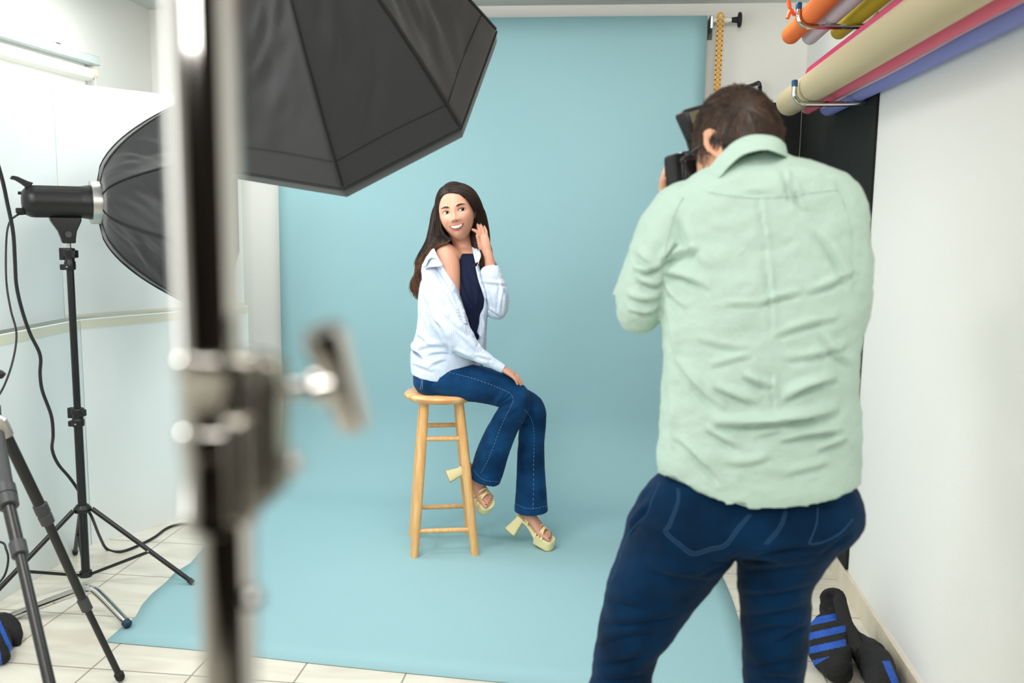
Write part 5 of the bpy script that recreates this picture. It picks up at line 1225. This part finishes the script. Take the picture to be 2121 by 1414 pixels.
    px_limb(jn, [T(1060, 1535, 1776, 1.945, .13), T(1105, 1528, 1742, 1.945, .13), T(1150, 1527, 1712, 1.95, .122), T(1185, 1529, 1690, 1.95, .112), T(1225, 1531, 1679, 1.95, .102), T(1280, 1534, 1677, 1.945, .095), T(1340, 1538, 1670, 1.94, .088), T(1414, 1540, 1664, 1.935, .080)], 32, False, UX, 3, 2, True)
    k1 = P(1602, 1414, 1.935); ft1 = V((k1.x+.012, 1.95, .10))
    limb(jn, [(P(1603, 1380, 1.938), 63*mpp(k1), .083), (k1, 62*mpp(k1), .08), (k1.lerp(ft1, .35), .063, .076), (k1.lerp(ft1, .7), .060, .07), (ft1, .062, .074), (ft1+V((0, 0, -.04)), .066, .085)], 28, False, UX, 3)
    me4 = remesh('jeans', jn, .0058, 7)
    displace(me4, lambda co, no: ncrumple(co, 9, .004, 3, (1, 1, 1.8))+ncrumple(co, 24, .0016, 6, (1, 1, 1.5)))
    px_folds(me4, [(1440, 1188, 1535, 1140, 12, .008, 6), (1330, 1170, 1480, 1195, 16, .006, 8), (1560, 1150, 1700, 1130, 11, .009, -6), (1540, 1175, 1690, 1160, 12, .006, 5), (1534, 1225, 1680, 1205, 13, .007, 10), (1535, 1270, 1676, 1245, 12, .006, 8), (1540, 1310, 1672, 1295, 12, .007, -8), (1600, 1330, 1670, 1290, 10, .007), (1540, 1370, 1665, 1350, 13, .005, 8), (1245, 1285, 1400, 1270, 13, .007, 8), (1240, 1330, 1370, 1305, 12, .006, -6), (1236, 1370, 1350, 1345, 12, .006, 6), (1255, 1235, 1330, 1255, 12, .006), (1300, 1110, 1350, 1040, 9, .007, -4), (1305, 1060, 1345, 1005, 8, .005), (1690, 1150, 1776, 1090, 10, .005), (1230, 1400, 1340, 1390, 12, .006, 5), (1560, 1395, 1664, 1400, 12, .005)])
    me4.materials.clear(); jeans = link('jeans', me4, M_denM, W); jb = bvh_of(me4)
    for nm_, ln_ in (('back_pocket_stitching', [[(1403, 1010), (1402, 1040), (1384, 1086), (1376, 1102), (1404, 1128), (1434, 1149), (1470, 1140), (1504, 1131), (1530, 1098), (1556, 1066)],
                                         [(1407, 1012), (1406, 1042), (1389, 1088), (1382, 1101), (1408, 1124), (1436, 1143), (1470, 1134), (1501, 1126), (1526, 1094), (1551, 1065)],
                     ]), ('back_pocket_stitching', [[(1694, 1050), (1691, 1085), (1680, 1115), (1677, 1126), (1705, 1122), (1740, 1104), (1766, 1075)]])):
        stitch(nm_, jb, ln_, M_threadM, jeans, .0007, .0003)
    stitch('centre_seam_stitching', jb, [[(1630, 1058), (1622, 1085), (1606, 1110), (1588, 1128)], [(1625, 1058), (1617, 1083), (1601, 1107), (1583, 1126)], [(1366, 1000), (1352, 1030), (1340, 1064), (1318, 1086), (1300, 1110), (1286, 1150), (1268, 1200)]], M_threadM, jeans, .0007, .0003)
    for i, (fx, nm) in enumerate(((ft, 'left'), (ft1, 'right'))):
        s = MB(); dirf = V((-.35, .93, 0)).normalized() if i == 0 else V((.05, 1, 0)).normalized()
        b = V((fx.x, fx.y-.02, 0)); sd = V((0, 0, 1)).cross(dirf)
        limb(s, [(b-dirf*.05+V((0, 0, .035)), .033, .032), (b+V((0, 0, .045)), .040, .044), (b+dirf*.08+V((0, 0, .038)), .046, .036), (b+dirf*.15+V((0, 0, .030)), .049, .027), (b+dirf*.20+V((0, 0, .024)), .038, .020)], 24, True, sd, 4)
        sho = s.obj('shoe', mat('dark_leather_shoe', '241C18', .5), W)
        n = 32; rg = []
        for zz, q in ((0, .97), (.004, 1), (.020, 1), (.022, .95)):
            rg.append([b+dirf*(.072+.152*q*cos(2*pi*k/n))+sd*(.047*q*sin(2*pi*k/n))+V((0, 0, zz)) for k in range(n)])
        MB().rings(rg).obj('sole', M_rub, sho)
    # ---- glasses
    gl = MB()
    Lm = lambda x, y, z: mw @ V((x, y, z))
    for sg in (-1, 1):
        gl.tube(crv([Lm(sg*.066, -.098, .006), Lm(sg*.074, -.085, .008), Lm(sg*.079, -.03, .004), Lm(sg*.0795, .006, .002)], 6), .0022, 8)
        gl.tube(crv([Lm(sg*.0795, .006, .002), Lm(sg*.080, .022, -.008), Lm(sg*.077, .040, -.030)], 6), .0028, 8)
        rim_ = [Lm(sg*.036+.028*cos(a), -.105+.006*abs(cos(a)), .002+.021*sin(a)) for a in np.linspace(0, 2*pi, 29)]; gl.tube(rim_, .0018, 8, caps=False)
    gl.tube([Lm(-.010, -.108, .008), Lm(.010, -.108, .008)], .0018, 8)
    g_ = gl.obj('glasses', mat('black_glasses_frame', '121418', .25, coat=.5), W)
    return W, mw, f
W2, mwh, fh = build_man()
# ------------------------------------------------------------------ the camera in his hands
def photo_camera():
    c = P(1432, 348, 2.145); fa = V((-.34, .94, -.05)).normalized(); sd = fa.cross(V((0, 0, 1))).normalized(); up = sd.cross(fa)
    tilt = Matrix.Rotation(radians(-6), 3, fa); sd = tilt @ sd; up = tilt @ up
    mw = Matrix((sd, fa, up)).transposed().to_4x4(); mw.translation = c+sd*.035
    r = thing('photo_camera', 'black photo camera with a flash on top held up by the photographer', 'camera', tuple(mw.translation))
    b = MB().box((-.070, -.026, -.050), (.070, .026, .028), mw=mw).box((-.066, -.034, -.047), (.055, -.026, .020), mw=mw)
    b.obj('camera_body', M_blk, r, bevel=.007)
    MB().rings([[mw @ V((x*q, y, z)) for x, y in ((-.028, -.034), (.028, -.034), (.028, .03), (-.028, .03))] for q, z in ((1.1, .026), (1, .036), (.75, .050))]).obj('viewfinder_hump', M_blk, r, bevel=.004)
    MB().rings([[mw @ V((-.072+a*.014, y+b_*.030, z)) for a, b_ in ((-1, -1), (1, -1), (1, 1), (-1, 1))] for z, y in ((-.052, .004), (-.01, .010), (.024, .008), (.034, .002))]).obj('hand_grip', M_rub, r, bevel=.006)
    MB().lathe(mw @ V((0, .026, -.010)), fa, [(0, .034), (.012, .037), (.03, .037), (.035, .034), (.045, .035), (.047, .036), (.070, .036), (.074, .034), (.074, .029), (.070, .028)], 40).obj('lens', M_blk, r)
    MB().lathe(mw @ V((-.045, -.002, .028)), up, [(0, .0125), (.008, .0125), (.010, .011)], 24).obj('mode_dial', M_blk, r, smooth=None)
    MB().lathe(mw @ V((-.062, -.010, .032)), up, [(0, .006), (.004, .005)], 14).lathe(mw @ V((-.030, -.022, .032)), up, [(0, .004), (.004, .003)], 14).obj('button', M_bolt, r)
    MB().box((-.04, -.0355, -.040), (.035, -.0338, .010), mw=mw).obj('rear_screen', mat('dark_screen_glass', '1A1210', .1, coat=.6), r, bevel=.001)
    MB().tube(crv([mw @ V((-.074, 0, .02)), mw @ V((-.068, -.035, .010)), mw @ V((-.06, -.05, -.03)), mw @ V((-.05, -.05, -.08))], 6), .004, 8).obj('neck_strap', M_rub, r)
    # flash: foot, neck and tilting head leaning up and to the left
    f0 = P(1441, 314, 2.13); f1 = P(1434, 292, 2.125)
    fl = MB().tube([f0+V((0, 0, -.01)), f0, f1], .014, 16); fl.obj('flash_foot', M_blk, r)
    ctr = P(1428, 264, 2.12); ua = (P(1413, 236, 2.12)-P(1434, 300, 2.12)).normalized(); sa = V((.80, .55, 0)); sa = (sa-ua*sa.dot(ua)).normalized(); na = ua.cross(sa)
    mf = Matrix((sa, na, ua)).transposed().to_4x4(); mf.translation = ctr+sa*.020
    MB().rings([[mf @ V((x*q*.036, y*d_, z)) for x, y in ((-1, -1), (1, -1), (1, 1), (-1, 1))] for z, q, d_ in ((-.042, .62, .012), (-.030, .85, .018), (.030, 1, .021), (.040, .96, .019))]).obj('flash_body', M_blk, r, bevel=.008)
    q_ = -1 if (mf.to_3x3() @ V((0, -1, 0))).y < 0 else 1
    fc = -.0215 if q_ < 0 else .0215
    MB().box((-.027, fc-.0006, -.004), (.027, fc+.0006, .030), mw=mf).obj('flash_display', mat('grey_green_display', '6E6E58', .3), r, bevel=.0005)
    bt = MB()
    for i in range(4): bt.box((-.022+i*.012, fc-.0012, -.014), (-.015+i*.012, fc+.0012, -.009), mw=mf)
    bt.obj('flash_button', M_graph, r, smooth=False)
    return r
photo_camera()
